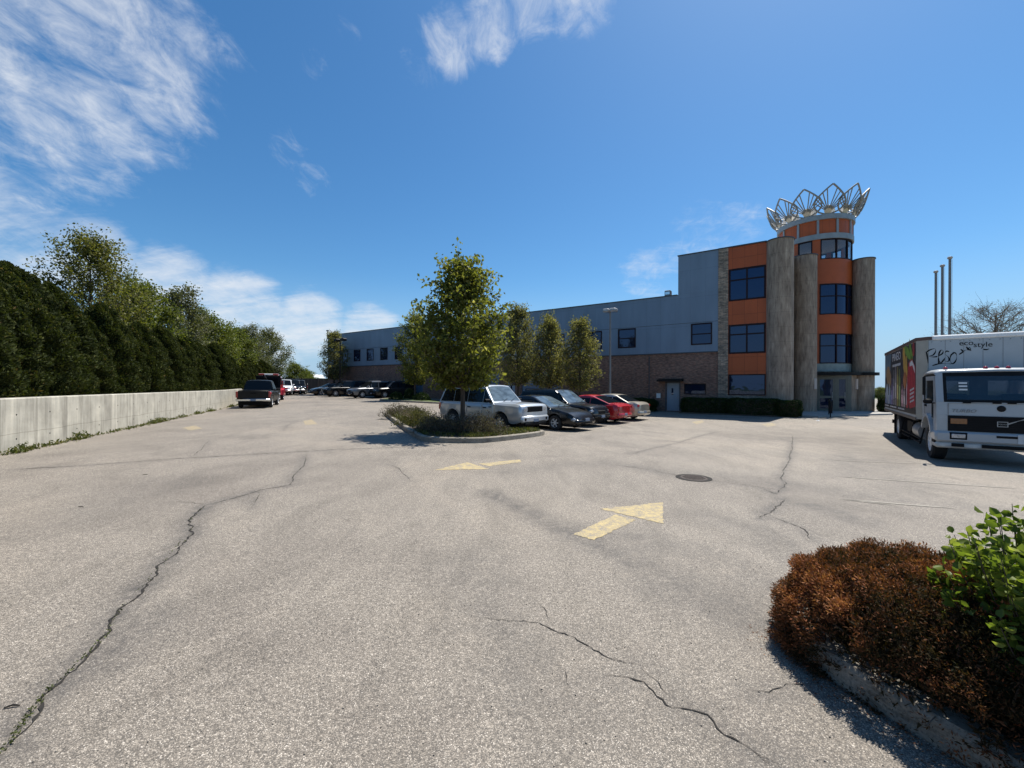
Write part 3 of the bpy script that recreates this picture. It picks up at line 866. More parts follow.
# ---- leaf crown on the tower
def petal_mesh():
    H, Wd = 2.1, .98
    b = MB()
    def side(s): return [(s * Wd * (math.sin(math.pi * min(1, u ** .80)) ** .9 * (1 - .25 * u) * 1.05 + .10 * (1 - u)), 0, H * u) for u in np.linspace(0, 1, 12)]
    for s in (-1, 1): b.tube(side(s), .060, 6)
    for k in range(-5, 6):
        a = k * R(11.5)
        # ray until it meets the outline
        for L in np.arange(.5, 2.1, .04):
            x, z = math.sin(a) * L, .25 + math.cos(a) * L
            u = z / H
            if u >= .985 or abs(x) >= Wd * (math.sin(math.pi * min(1, u ** .80)) ** .9 * (1 - .25 * u) * 1.05 + .10 * (1 - u)): break
        if k: b.tube([(math.sin(a) * .25, 0, .20 + math.cos(a) * .25), (x, 0, z)], .038, 5)
    return b
def fan_mesh():
    n = 9
    top = [(math.sin(R(t)) * .34, .20 + math.cos(R(t)) * .46 * (1 + .06 * (i % 2))) for i, t in enumerate(np.linspace(-62, 62, n))]
    return MB().prism([(-.16, .0), (.16, 0)] + top[::-1], .03, .055, 'xz')
pm0 = fm0 = None
for k in range(12):
    a = R(-13. + 30. * k)
    Mx = Matrix.Translation((TC[0] + 2.42 * math.sin(a), TC[1] - 2.42 * math.cos(a), 14.82)) @ Matrix.Rotation(a, 4, 'Z') @ Matrix.Rotation(R(27), 4, 'X')
    if pm0 is None:
        p = petal_mesh().build('crown_petal', M['petal'], B, smooth=50); pm0 = p.data
        f = fan_mesh().build('petal_fan', M['fan'], p); fm0 = f.data
    else:
        p = link('crown_petal', pm0, B); f = link('petal_fan', fm0, p)
    p.matrix_local = Mx
# pale shell discs standing behind the petals
dm = MB().lathe([(0, -.02), (.36, -.02), (.36, .02), (0, .02)], (0, 0, .34), 'y', 20).build('crown_disc', M['white'], B)
for k in range(12):
    a = R(-13. + 30. * k + 6)
    o = dm if k == 0 else link('crown_disc', dm.data, B)
    o.matrix_local = Matrix.Translation((TC[0] + 2.2 * math.sin(a), TC[1] - 2.2 * math.cos(a), 14.82)) @ Matrix.Rotation(a, 4, 'Z')

# entrance pavement and kerb line along the building
def slab(name, pts, z1, mat, label, bury=.4):
    n = len(pts)
    b = MB().add([(p.x, p.y, float(g(p.x, p.y)) + z1) for p in pts] + [(p.x, p.y, float(g(p.x, p.y)) - bury) for p in pts],
                 [tuple(range(n))] + [(i, n + i, n + (i + 1) % n, (i + 1) % n) for i in range(n)])
    return tag(b.build(name, mat), label, kind='structure')
slab('pavement', [bw(7.35, -.9), bw(8.6, -.9), bw(9.6, 1.2), bw(12.9, 5.2), bw(13.2, 9.5), bw(7.6, 9.5)], .10, M['walk'], 'pale concrete walk at the entrance')
slab('planting_bed', [bw(-6.0, -1.9), bw(-1.2, -1.75), bw(-1.2, -.02), bw(-6.0, -.02)], .09, M['soil'], 'mulch bed below the brick wall')
slab('planting_bed', [bw(.7, -1.9), bw(7.3, -1.9), bw(7.3, -.2), bw(.7, -.2)], .09, M['soil'], 'mulch bed below the orange bay')
# ================================================================== TREES
def limb_path(p0, p1, sag=.15, n=5):
    p0, p1 = np.array(p0), np.array(p1)
    mid = (p0 + p1) / 2 + np.array([0, 0, -sag * np.linalg.norm(p1 - p0)]) + rng.normal(0, .05, 3) * np.linalg.norm(p1 - p0)
    t = np.linspace(0, 1, n)[:, None]
    return (1 - t) ** 2 * p0 + 2 * t * (1 - t) * mid + t ** 2 * p1

def tree_meshes(name, H, Rr, hb, env, nl, per, leaf, mat, bark, tr=.09, sig=.16, twigs=5, tw_len=.5, rise=.9, inner=.35, ovate=False, aspect=.62, lean=(0, 0), bottom=.0):
    """trunk mesh (with limbs) and crown mesh. env: (s, r) list from crown bottom to top."""
    es = [e[0] for e in env]; er = [e[1] for e in env]
    b = MB()
    ax = lambda z: np.array([lean[0] * (z / H) ** 2 * H, lean[1] * (z / H) ** 2 * H, z])
    zs = np.linspace(-.2, H * .93, 10)
    wob = np.cumsum(rng.normal(0, .012 * H / 6, (10, 2)), 0); wob[:3] *= .3
    tp = [tuple(ax(max(z, 0)) + np.array([w[0], w[1], min(z, 0)])) for z, w in zip(zs, wob)]
    b.tube(tp, [tr * (1.25 if i == 0 else 1) * (1 - .9 * i / 9.) + .008 for i in range(10)], 9)
    def trunk_at(z): return np.array([np.interp(z, zs, [p[k] for p in tp]) for k in range(3)])
    C = []
    for i in range(nl):
        s = ((i + .5) / nl) ** .9
        az = i * 2.39996 + rng.normal(0, .3)
        zend = hb + (H - hb) * s
        r = Rr * np.interp(s, es, er) * rng.uniform(.72, 1.1)
        z0 = max(hb * .85 + bottom, zend - r * rise - .1)
        z0 = min(z0, H * .9)
        p0 = trunk_at(z0)
        p1 = ax(zend) + np.array([math.cos(az) * r, math.sin(az) * r, rng.normal(0, .15)])
        path = limb_path(p0, p1)
        rr = max(.010, tr * .34 * (1 - .6 * s))
        b.tube([tuple(q) for q in path], [rr, rr * .8, rr * .6, rr * .42, rr * .25], 5)
        for t in np.linspace(inner, 1, 6):
            q = path[0] * 0 + np.array([np.interp(t, np.linspace(0, 1, 5), path[:, k]) for k in range(3)])
            C.append(q)
        for k in range(twigs):
            t = rng.uniform(.3, 1)
            q = np.array([np.interp(t, np.linspace(0, 1, 5), path[:, j]) for j in range(3)])
            d = unit(rng.normal(size=(1, 3)) + np.array([[math.cos(az), math.sin(az), .7]]) * .9)[0]
            e = q + d * tw_len * rng.uniform(.5, 1.1)
            b.tube([tuple(q), tuple((q + e) / 2 + rng.normal(0, .03, 3)), tuple(e)], [rr * .35, rr * .25, rr * .12], 4, False)
            C += [e, (q + e) / 2]
    C = np.array(C)
    CT = rng.normal(0, .22, len(C))
    idx = np.repeat(np.arange(len(C)), per)
    L = C[idx] + rng.normal(0, sig, (len(idx), 3)) * np.array([1, 1, .9])
    tint = np.clip(.5 + CT[idx] * .5 + rng.normal(0, .2, len(idx)), 0, 1)
    keep = L[:, 2] > hb * .8
    L, tint = L[keep], tint[keep]
    crown = leaves('crown', L, leaf * rng.uniform(.6, 1.25, len(L)), aspect, mat, tint, ovate=ovate)
    tm = b.build('trunk', bark, None, smooth=60)
    me = tm.data; bpy.data.objects.remove(tm)
    return me, crown

def plant_tree(name, meshes, label, cat, loc, rz=0, sc=1., group=None, sxy=1.):
    o = thing(name, label, cat, loc, rz, group)
    link('trunk', meshes[0], o); link('crown', meshes[1], o)
    o.scale = (sc * sxy, sc * sxy, sc)
    return o

PEAR = [(0, .42), (.14, .9), (.32, 1.), (.52, .84), (.72, .60), (.88, .42), (1, .16)]
COLU = [(0, .55), (.16, .95), (.38, 1.), (.62, .76), (.85, .42), (1, .12)]
ROUND = [(0, .5), (.2, .9), (.5, 1.), (.75, .8), (.92, .45), (1, .12)]

def at(px, d, z=None):
    x = (px - 512) / FPX * d
    return Vector((x, d, float(g(x, d)) if z is None else z))

m1 = tree_meshes('pear', 6.45, 1.9, 2.05, PEAR, 96, 9, .155, M['pear'], M['bark'], .10, .10, 6, .55)
plant_tree('pear_tree', m1, 'leafy green pear tree on the kerbed island in front of the silver vehicle', 'tree', at(463, 15.5), .4)
m2 = tree_meshes('pear', 8.6, 1.95, 2.5, COLU, 76, 8, .16, M['pear2'], M['bark'], .13, .16, 7, .6)
m3 = tree_meshes('pear', 7.2, 1.95, 2.2, COLU, 70, 8, .16, M['pear2'], M['bark'], .12, .16, 7, .6)
G2 = 'pear trees along the front of the building'
def at_local(px, y):
    """point on the line y metres in front of the facade"""
    s = (px - 512) / FPX
    a = P0 + IN * (-y)
    t = (s * a.y - a.x) / (U.x - s * U.y)
    p = a + U * t
    return Vector((p.x, p.y, float(g(p.x, p.y))))
plant_tree('pear_tree', m2, 'pear tree with pale young leaves behind the dark sedan, beside the larger island tree', 'tree', at_local(518, 6.3), 0, .92, G2, .92)
plant_tree('pear_tree', m3, 'pear tree with pale young leaves behind the black parked vehicle, second from the lamp pole', 'tree', at_local(549, 6.3), 1.2, .94, G2, .88)
plant_tree('pear_tree', m2, 'narrow green pear tree standing next to the tall lamp pole', 'tree', at_local(580, 6.3), 2.2, .755, G2, 1.0)
m4 = tree_meshes('pear', 8.6, 2.0, 1.9, ROUND, 70, 11, .18, M['pear'], M['bark'], .12, .18, 5, .5)
plant_tree('pear_tree', m4, 'dark green tree above the round clipped bushes of the far island', 'tree', at(415, 40), .7, .97, G2, .95)
plant_tree('pear_tree', m2, 'dark green conical tree at the far end of the building by the board fence', 'tree', at(334, 52), 2.9, .92, G2, 1.0)

# ---- arborvitae behind the wall
def arbor_meshes(H, Rr, n, seed):
    z = rng.random(n) ** .9
    prof = np.interp(z, [0, .1, .35, .6, .8, .93, 1], [.85, 1, .97, .82, .6, .34, .04])
    az = rng.uniform(0, 2 * math.pi, n)
    lobes = 1 + .13 * np.sin(az * 5 + z * 9 + seed) + .10 * np.sin(az * 9 - z * 23 + seed * 2) + .07 * np.sin(az * 3 + z * 41)
    rad = Rr * prof * lobes * (1 - np.abs(rng.normal(0, .14, n)))
    C = np.stack([np.cos(az) * rad, np.sin(az) * rad, z * H + rng.normal(0, .05, n)], 1)
    out = np.stack([np.cos(az) * .6, np.sin(az) * .6, np.full(n, .75)], 1)
    cl = .5 + .5 * np.sin(az * 7 + z * 31 + seed) * np.sin(z * 17 + az * 2)
    tint = np.clip(.25 + .4 * cl + rng.normal(0, .18, n), 0, 1)
    crown = leaves('crown', C, rng.uniform(.05, .15, n), .5, M['arbor'], tint, out, jit=.9)
    b = MB().tube([(0, 0, -.3), (0, 0, H * .4), (.03, 0, H * .85)], [.12, .09, .03], 7)
    for k in range(18):
        a = k * 2.4; zz = .1 + k * .12
        b.tube([(0, 0, zz), (math.cos(a) * Rr * .75, math.sin(a) * Rr * .75, zz + .5)], [.03, .008], 4, False)
    tm = b.build('trunk', M['bark'], None, smooth=60); me = tm.data; bpy.data.objects.remove(tm)
    return me, crown
av = [arbor_meshes(4.7, 1.12, 46000, k * 1.7) for k in range(4)]
big = arbor_meshes(5.0, 1.75, 85000, 9.1)
def bank(s, off):
    p = wallp(s, off); q = wallp(s, 0)
    return Vector((p.x, p.y, float(g(q.x, q.y)) + 1.0))
GA = 'arborvitae trees along the wall'
o = plant_tree('arborvitae', big, 'tallest round topped dark evergreen behind the near end of the wall', 'evergreen tree', bank(3.9, -1.9), 0, .77, GA)
k = 0
for s in np.arange(-7.4, 32, 1.42):
    if abs(s - 3.9) < .7: continue
    plant_tree('arborvitae', av[k % 4], 'dark green arborvitae in the dense row above the concrete wall', 'evergreen tree', bank(s + rng.normal(0, .1), -1.45 + rng.normal(0, .12)), k * 1.9, rng.uniform(.58, .76) if s > 5.4 else rng.uniform(.66, .80), GA, 1.2)
    k += 1
for s in np.arange(33.4, 54, 1.7):
    plant_tree('arborvitae', av[k % 4], 'dark green arborvitae in the dense row above the concrete wall', 'evergreen tree', bank(s, -1.6 + rng.normal(0, .2)), k * 1.9, rng.uniform(.56, .70), GA, 1.35)
    k += 1

# ---- loose trees behind the hedge
mA = tree_meshes('loose', 8.0, 2.6, 2.2, [(0, .7), (.3, 1), (.55, .82), (.8, .5), (.92, .3), (1, .1)], 84, 10, .135, M['loose'], M['bark'], .12, .15, 8, .75, 1.0, .5)
mB = tree_meshes('loose', 7.0, 2.3, 1.5, ROUND, 70, 17, .16, M['fresh'], M['bark'], .12, .2, 7, .6, 1.0, .4)
mC = tree_meshes('loose', 7.0, 2.4, 1.5, [(0, .6), (.3, 1), (.6, .9), (.85, .55), (1, .15)], 66, 14, .15, M['pale'], M['barkgrey'], .12, .18, 8, .7, 1.1, .4)
GL = 'broadleaf trees behind the evergreen hedge'
def along(px, off):
    """point on the line off metres behind the wall, seen at photo column px"""
    s = (px - 512) / FPX
    a = wallp(0, off)
    t = (s * a.y - a.x) / (WD.x - s * WD.y)
    p = a + WD * t
    q = a + WD * t - WN * off
    return Vector((p.x, p.y, float(g(q.x, q.y)) + .7))
plant_tree('broadleaf_tree', mA, 'tall open olive leaved tree standing above the hedge, highest on that side', 'tree', along(92, -3.6), .3, .94, GL, .95)
plant_tree('broadleaf_tree', mB, 'bright yellow green tree just beyond the tall olive one', 'tree', along(137, -3.4), 1.1, .93, GL)
plant_tree('broadleaf_tree', mC, 'grey green tree rising between the yellow green trees', 'tree', along(178, -3.6), 2.0, 1.08, GL, .9)
plant_tree('broadleaf_tree', mB, 'mid sized yellow green tree above the middle of the hedge', 'tree', along(206, -3.4), 2.7, .98, GL, 1.1)
plant_tree('broadleaf_tree', mB, 'low yellow green tree over the hedge beyond the dark pickup', 'tree', along(232, -3.6), .9, 1.0, GL, 1.15)
plant_tree('broadleaf_tree', mC, 'broad pale green tree near the far end of the hedge', 'tree', along(268, -5.5), .2, 1.72, GL, 1.1)
plant_tree('broadleaf_tree', mC, 'thin grey green tree beside the broad pale one near the hedge end', 'tree', along(247, -5.0), 1.8, 1.32, GL, 1.0)
plant_tree('broadleaf_tree', mB, 'low round green tree seen over the board fence, nearer the hedge', 'tree', at(296, 78, .2), 2.1, .82, GL, 1.3)
plant_tree('broadleaf_tree', mB, 'low round green tree seen over the board fence, nearer the building', 'tree', at(307, 88, .2), 3.1, .70, GL, 1.5)
# bare spreading tree beyond the truck
mD = tree_meshes('bare', 11.5, 5.6, 3.0, [(0, .55), (.2, .9), (.5, 1.), (.8, .8), (1, .25)], 130, 2, .10, M['twiggy'], M['barkgrey'], .30, .35, 22, 1.5, .8, .45)
plant_tree('bare_tree', mD, 'wide twiggy nearly leafless tree rising behind the box truck', 'tree', at(996, 47, 0), .5, .98)
# distant trees and hedge beyond the entrance
plant_tree('broadleaf_tree', mB, 'distant low tree in the gap between tower and truck', 'tree', at(882, 75, -.4), .5, .33, None, 2.2)
plant_tree('broadleaf_tree', mB, 'distant green tree hidden mostly by the box truck cargo body', 'tree', at(900, 82, -.4), 1.5, .36, None, 2.4)

# ---- clipped hedges by the building
def hedge(t0, t1, y0, y1, h, label, name='clipped_hedge', z0=0., n=None):
    n = n or int(5200 * (t1 - t0) * (y1 - y0 + h) * .5)
    c0 = bw((t0 + t1) / 2, (y0 + y1) / 2)
    o = thing(name, label, 'hedge', c0, BROT)
    a, b_ = (t1 - t0) / 2, (y1 - y0) / 2
    u = rng.uniform(-1, 1, (n, 3)); f = rng.integers(0, 5, n)
    for ax_, sg in ((0, 1), (0, -1), (1, -1), (2, 1), (1, 1)):
        pass
    m = np.choose(f, [0, 0, 1, 2, 1]); sg = np.choose(f, [1, -1, -1, 1, 1])
    u[np.arange(n), m] = sg
    e = np.maximum(0, np.abs(u) - .0)
    nrm = (np.abs(u) ** 7).sum(1, keepdims=True) ** (1 / 7.)
    u = u / nrm
    u = u * (1 + rng.normal(0, .035, (n, 1)) + .03 * np.sin(u[:, :1] * a * 6) + .03 * np.sin(u[:, 2:] * 5 + u[:, :1] * a * 3))
    C = u * np.array([a, b_, h / 2]) + np.array([0, 0, h / 2 + .02])
    tint = np.clip(.45 + .18 * np.sin(C[:, 0] * 9) * np.sin(C[:, 2] * 11) + rng.normal(0, .2, n), 0, 1)
    link('foliage', leaves('foliage', C, rng.uniform(.05, .10, n), .6, M['box'], tint), o)
    MB().box(-a * .9, a * .9, -b_ * .85, b_ * .85, .0, h * .9, .15).build('branches', M['soil'], o)
    return o
hedge(.75, 3.6, -1.75, -.5, 1.05, 'clipped dark green hedge between the grey door and the orange bay')
hedge(3.7, 6.5, -1.9, -1.05, 1.08, 'long clipped hedge in front of the orange bay')
hedge(6.45, 7.75, -1.95, -.75, 1.0, 'rounded end piece of clipped hedge beside the entrance walk')
hedge(-5.9, -1.3, -1.75, -.45, .95, 'low dark hedge below the brick wall behind the red and tan cars')
o = hedge(12.6, 14.6, 7.2, 9.0, 1.2, 'green bush at the right foot of the tower beside the truck', 'green_bush')
o['category'] = 'bush'

# ---- tree island
isl = [gp(384, 415.5), gp(398, 426), gp(417, 440), gp(428, 442.6), gp(477, 443.6), gp(500, 441.6), gp(540, 436.6), gp(548, 434)]
back = [Vector((-.2, 16.9, 0)), Vector((-2.6, 18.1, 0)), Vector((-4.6, 20.6, 0)), Vector((-7.2, 23.6, 0))]
ISL = [p.copy() for p in isl] + back
for p in ISL: p.z = 0
def resample(poly, step, closed=True):
    out = []
    n = len(poly)
    for i in range(n if closed else n - 1):
        a, c = poly[i], poly[(i + 1) % n]
        m = max(1, int((c - a).length / step))
        out += [a.lerp(c, k / m) for k in range(m)]
    return out
def kerb_ring(name, poly, w, h, label, mat=None):
    for _ in range(2):      # round off the corners
        poly = [q for i in range(len(poly)) for q in (poly[i].lerp(poly[(i + 1) % len(poly)], .25), poly[i].lerp(poly[(i + 1) % len(poly)], .75))]
    P = resample(poly, .3)
    n = len(P)
    area = sum(P[i].x * P[(i + 1) % n].y - P[(i + 1) % n].x * P[i].y for i in range(n))
    sgn = 1 if area > 0 else -1
    vs, inner = [], []
    for i, p in enumerate(P):
        d = (P[(i + 1) % n] - P[i - 1]).normalized()
        nn = Vector((-d.y, d.x, 0)) * sgn
        z = float(g(p.x, p.y))
        q = p + nn * w
        vs += [(p.x, p.y, z - .25), (p.x + nn.x * .012, p.y + nn.y * .012, z + h - .025), (p.x + nn.x * .035, p.y + nn.y * .035, z + h), (q.x, q.y, z + h), (q.x, q.y, z - .1)]
        inner.append((q.x, q.y, z + h - .05))
    k = 5
    o = tag(MB().add(vs, [(i * k + j, ((i + 1) % n) * k + j, ((i + 1) % n) * k + j + 1, i * k + j + 1) for i in range(n) for j in range(k - 1)]).build(name, mat or M['kerb'], smooth=30), label, kind='structure')
    return o, inner
def bed(name, inner, label, mat=None):
    n = len(inner)
    c = (sum(p[0] for p in inner) / n, sum(p[1] for p in inner) / n, sum(p[2] for p in inner) / n + .08)
    return tag(MB().add(inner + [c], [(i, (i + 1) % n, n) for i in range(n)]).build(name, mat or M['soil'], smooth=60), label, kind='structure')
ko, inn = kerb_ring('kerb', ISL, .16, .17, 'pale concrete kerb round the tree island')
bed('planting_bed', inn, 'mulch bed of the tree island')
def in_poly(x, y, poly):
    c = False
    for i in range(len(poly)):
        a, b_ = poly[i], poly[i - 1]
        if (a.y > y) != (b_.y > y) and x < (b_.x - a.x) * (y - a.y) / (b_.y - a.y) + a.x: c = not c
    return c

def shrub(name, c, rx, ry, h, n, leaf, mat, label, cat='shrub', aspect=.4, stems=30, rz=0., fill=.35, group=None, axis_up=.8, stem_mat=None):
    o = thing(name, label, cat, c, rz, group)
    d = unit(rng.normal(size=(n, 3))); d[:, 2] = np.abs(d[:, 2])
    az = np.arctan2(d[:, 1], d[:, 0])
    rad = (1 - np.abs(rng.normal(0, fill, n))).clip(.1, 1.1) * (1 + .10 * np.sin(az * 4 + h * 9) + .08 * np.sin(az * 7 + d[:, 2] * 6))
    C = d * rad[:, None] * np.array([rx, ry, h])
    tint = np.clip(.5 + .2 * np.sin(C[:, 0] * 13) * np.sin(C[:, 1] * 11 + C[:, 2] * 9) + rng.normal(0, .22, n), 0, 1)
    ax_ = d * .6 + np.array([0, 0, axis_up])
    link('foliage', leaves('foliage', C, leaf * rng.uniform(.6, 1.4, n), aspect, mat, tint, ax_, jit=1.2), o)
    b = MB()
    for k in range(stems):
        a = random.uniform(0, 6.28); q = random.uniform(.3, .95)
        b.tube([(0.06 * math.cos(a), .06 * math.sin(a), -.05), (rx * q * .5 * math.cos(a), ry * q * .5 * math.sin(a), h * .5), (rx * q * math.cos(a), ry * q * math.sin(a), h * random.uniform(.6, 1.0))], [.008, .006, .003], 4, False)
    b.build('stems', stem_mat or M['twig'], o)
    return o
def on(px, py, dz=.12):
    p = gp(px, py); p.z = float(g(p.x, p.y)) + dz
    return p
M['dusty'] = foliage_mat('dusty grey purple shrub leaves', [(0, (.055, .045, .04)), (.5, (.10, .085, .072)), (1, (.16, .15, .10))], .25)
M['dry'] = foliage_mat('dry olive shrub leaves', [(0, (.05, .055, .02)), (.5, (.10, .10, .04)), (1, (.18, .15, .08))], .3)
def isl_pt(x, y): return Vector((x, y, float(g(x, y)) + .14))
shrub('low_shrub', isl_pt(-2.45, 14.45), 1.0, .66, .66, 6500, .055, M['dusty'], 'dark grey purple rounded shrub left of the island tree trunk')
shrub('low_shrub', isl_pt(-1.15, 14.35), 1.05, .66, .74, 7500, .055, M['dusty'], 'tallest grey twiggy shrub on the island below the silver vehicle')
shrub('low_shrub', isl_pt(-3.9, 17.0), .95, .8, .72, 4600, .06, M['dry'], 'olive green shrub midway along the island kerb')
shrub('low_shrub', isl_pt(-5.6, 20.6), .95, .75, .66, 3600, .06, M['dusty'], 'pale grey shrub at the far tip of the island')
shrub('low_shrub', isl_pt(-4.6, 19.4), .8, .7, .60, 3000, .06, M['dusty'], 'greyish shrub behind the olive one on the island')
# grass and flowers of the island: nobody could count them
C, T, AX = [], [], []
ip = [Vector((p[0], p[1], 0)) for p in inn]
while len(C) < 15000:
    x, y = random.uniform(-7.5, 1.2), random.uniform(13, 24)
    if not in_poly(x, y, ip): continue
    dens = .35 + .65 * (math.sin(x * 2.1) * math.sin(y * 1.7) > -.2)
    if random.random() > dens: continue
    hh = .10 + (.22 if (x < -2.4 and y > 15.8) else .06) * random.random()
    for k in range(4):
        C.append((x + random.gauss(0, .04), y + random.gauss(0, .04), float(g(x, y)) + .13 + random.random() * hh)); T.append(random.random())
        AX.append((random.gauss(0, .45), random.gauss(0, .45), 1))
tag(link('grass', leaves('grass', np.array(C), rng.uniform(.05, .14, len(C)), .22, M['grass'], np.array(T), np.array(AX), jit=.6)), 'grass and ground cover growing on the tree island', kind='stuff')

# far small island with clipped bushes
f_isl = [Vector(p) for p in ((-12.4, 37.6, 0), (-6, 36.2, 0), (-5.2, 38.6, 0), (-10.8, 42.6, 0), (-12.6, 41.6, 0))]
ko, inn2 = kerb_ring('kerb', f_isl, .16, .15, 'concrete kerb of the far planted island')
bed('planting_bed', inn2, 'planted bed of the far island', M['ground'])
for (px, d, rx, h, lab) in ((396, 38.6, .62, .72, 'round clipped bush at the outer tip of the far island'), (409.5, 40.4, .56, .98, 'round clipped bush below the trunk of the far island tree'), (421.5, 39.0, .78, .74, 'wide clipped bush of the far island nearest the silver vehicle')):
    p = at(px, d); p.z += .1
    shrub('clipped_bush', p, rx, rx, h, 2200, .09, M['box'], lab, 'bush', .6, 10, 0, .12, 'round bushes on the far island')

# ================================================================== FOREGROUND PLANTER
PL = [Vector(p) for p in ((1.955, 2.62, 0), (2.02, 2.36, 0), (2.17, 1.96, 0), (2.38, 1.5, 0), (2.7, .9, 0), (3.1, .4, 0), (4.6, .4, 0), (5.2, 1.6, 0), (4.9, 3.1, 0), (3.9, 4.0, 0), (3.0, 3.95, 0), (2.32, 3.5, 0), (2.03, 3.05, 0), (1.95, 2.82, 0))]
ko, inn3 = kerb_ring('kerb', PL, .17, .15, 'curved concrete kerb of the near planter')
bed('planting_bed', inn3, 'mulch bed of the near planter')

def burnt_shrub():
    c = Vector((2.69, 2.42, .1)); ang = math.atan2(-.907, .42)
    o = thing('russet_shrub', 'large rust brown winter burnt evergreen shrub spilling over the near kerb', 'shrub', c, ang)
    n = 280000
    # box-like mound with clumps: clump centres on a superellipsoid shell
    nc = 3400
    u = rng.uniform(-1, 1, (nc, 3)); u[:, 2] = np.where(u[:, 0] < -.1, rng.uniform(-.24, 1, nc), rng.uniform(-.08, 1, nc))
    u /= (np.abs(u) ** 2.15).sum(1, keepdims=True) ** (1 / 2.15)
    u *= (.98 - np.abs(rng.normal(0, .06, (nc, 1)))) * (1 + .035 * np.sin(u[:, :1] * 7 + u[:, 2:] * 5) * np.sin(u[:, 1:2] * 8 + 1) + .025 * np.sin(u[:, :1] * 17 + u[:, 1:2] * 13 + u[:, 2:] * 11))
    low = u[:, 2] < -.12        # sprays thin out at the kerb line
    u[low, :2] *= .93
    D = np.array([1.04, .75, .65])
    cc = u * D
    cdir = unit(u / D + np.array([0, 0, .35]))
    k = rng.integers(0, nc, n)
    # tufts fan outwards from each clump centre
    dirs = unit(cdir[k] + rng.normal(0, .55, (n, 3)))
    ln = rng.uniform(0, .075, (n, 1))
    C = cc[k] + dirs * ln
    wave = np.sin(cc[:, 0] * 5.1 + 1) * np.sin(cc[:, 1] * 6.3 + cc[:, 2] * 4) * .24 + np.sin(cc[:, 0] * 13 + cc[:, 2] * 9) * np.sin(cc[:, 1] * 15) * .12 + rng.normal(0, .15, nc)
    # winter burn tint, redder towards tuft tips, the crest and one end
    burn = .36 + wave + .22 * np.clip(-cc[:, 0], -.6, 1) + .20 * (cc[:, 2] - .2)
    tint = np.clip(burn[k] + (ln[:, 0] - .04) * 5.5 + rng.normal(0, .12, n), 0, 1)
    ca, sa = math.cos(ang), math.sin(ang)
    wx, wy = c.x + ca * C[:, 0] - sa * C[:, 1], c.y + sa * C[:, 0] + ca * C[:, 1]
    kx = np.interp(wy, [.9, 1.5, 1.96, 2.36, 2.62, 2.82], [2.7, 2.38, 2.17, 2.02, 1.955, 1.95]) - .035
    keep = ~((wx < kx) & (C[:, 2] < .17 + 1.2 * (kx - wx)) & (wy < 2.56))      # sprays rest on the kerb, they do not hang through it
    C, dirs, tint = C[keep], dirs[keep], tint[keep]; n = len(C)
    link('foliage', leaves('foliage', C, rng.uniform(.009, .030, n), .30, M['rust'], tint, dirs, jit=.8), o)
    b = MB()
    for j in range(160):
        e = cc[rng.integers(0, nc)] * .96
        s_ = np.array([e[0] * .35, e[1] * .3, -.05])
        b.tube([tuple(s_), tuple((s_ + e) / 2 + rng.normal(0, .05, 3)), tuple(e)], [.010, .007, .003], 4, False)
    for j in range(70):      # bare shoots poking out of the crown
        q = rng.integers(0, nc); e = cc[q] * rng.uniform(1.02, 1.12)
        b.tube([tuple(cc[q] * .85), tuple((cc[q] + e) / 2), tuple(e + rng.normal(0, .02, 3))], [.003, .0022, .0012], 4, False)
    b.build('stems', M['twig'], o)
    # dense dead interior wood that keeps daylight from passing straight through
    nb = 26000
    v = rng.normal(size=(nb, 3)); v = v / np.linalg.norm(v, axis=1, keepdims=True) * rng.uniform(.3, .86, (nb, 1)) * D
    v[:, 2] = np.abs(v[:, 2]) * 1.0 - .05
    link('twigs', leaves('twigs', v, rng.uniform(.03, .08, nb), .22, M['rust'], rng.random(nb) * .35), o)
    return o
burnt_shrub()

def green_shrub():
    c = Vector((2.80, 1.98, .1))
    o = thing('leafy_shrub', 'fresh green broad leaved shrub behind the russet one at the near planter', 'shrub', c)
    b = MB(); L, A, T = [], [], []
    for k in range(250):
        a = random.uniform(0, 6.28); q = random.uniform(.15, 1.) ** .6; top = random.uniform(.55, 1.12)
        p0 = Vector((.06 * math.cos(a), .06 * math.sin(a), 0))
        p2 = Vector((.54 * q * math.cos(a), .54 * q * math.sin(a), top * (1.08 - .35 * q * q)))
        p1 = (p0 + p2) / 2 + Vector((math.cos(a), math.sin(a), 0)) * .1
        path = [p0 * (1 - t) ** 2 + p1 * 2 * t * (1 - t) + p2 * t * t for t in np.linspace(0, 1, 8)]
        b.tube([tuple(p) for p in path], [.006, .0055, .005, .0045, .004, .003, .0025, .0015], 5, False)
        young = random.random()
        for j in range(46):
            t = random.uniform(.22, 1.0) ** .8
            i = min(6, int(t * 7)); p = path[i].lerp(path[i + 1], t * 7 - i)
            d = Vector((random.gauss(0, 1), random.gauss(0, 1), random.gauss(.35, .6))).normalized()
            L.append(p + d * .035); A.append(d); T.append(min(1, max(0, .25 + .4 * t * young + random.gauss(0, .16))))
    b.build('stems', M['bark'], o)
    L = np.array([tuple(p) for p in L]); A = np.array([tuple(p) for p in A])
    link('foliage', leaves('foliage', L, rng.uniform(.032, .066, len(L)), .78, M['fresh_leaf'], np.array(T), A, ovate=True, jit=.4), o)
green_shrub()

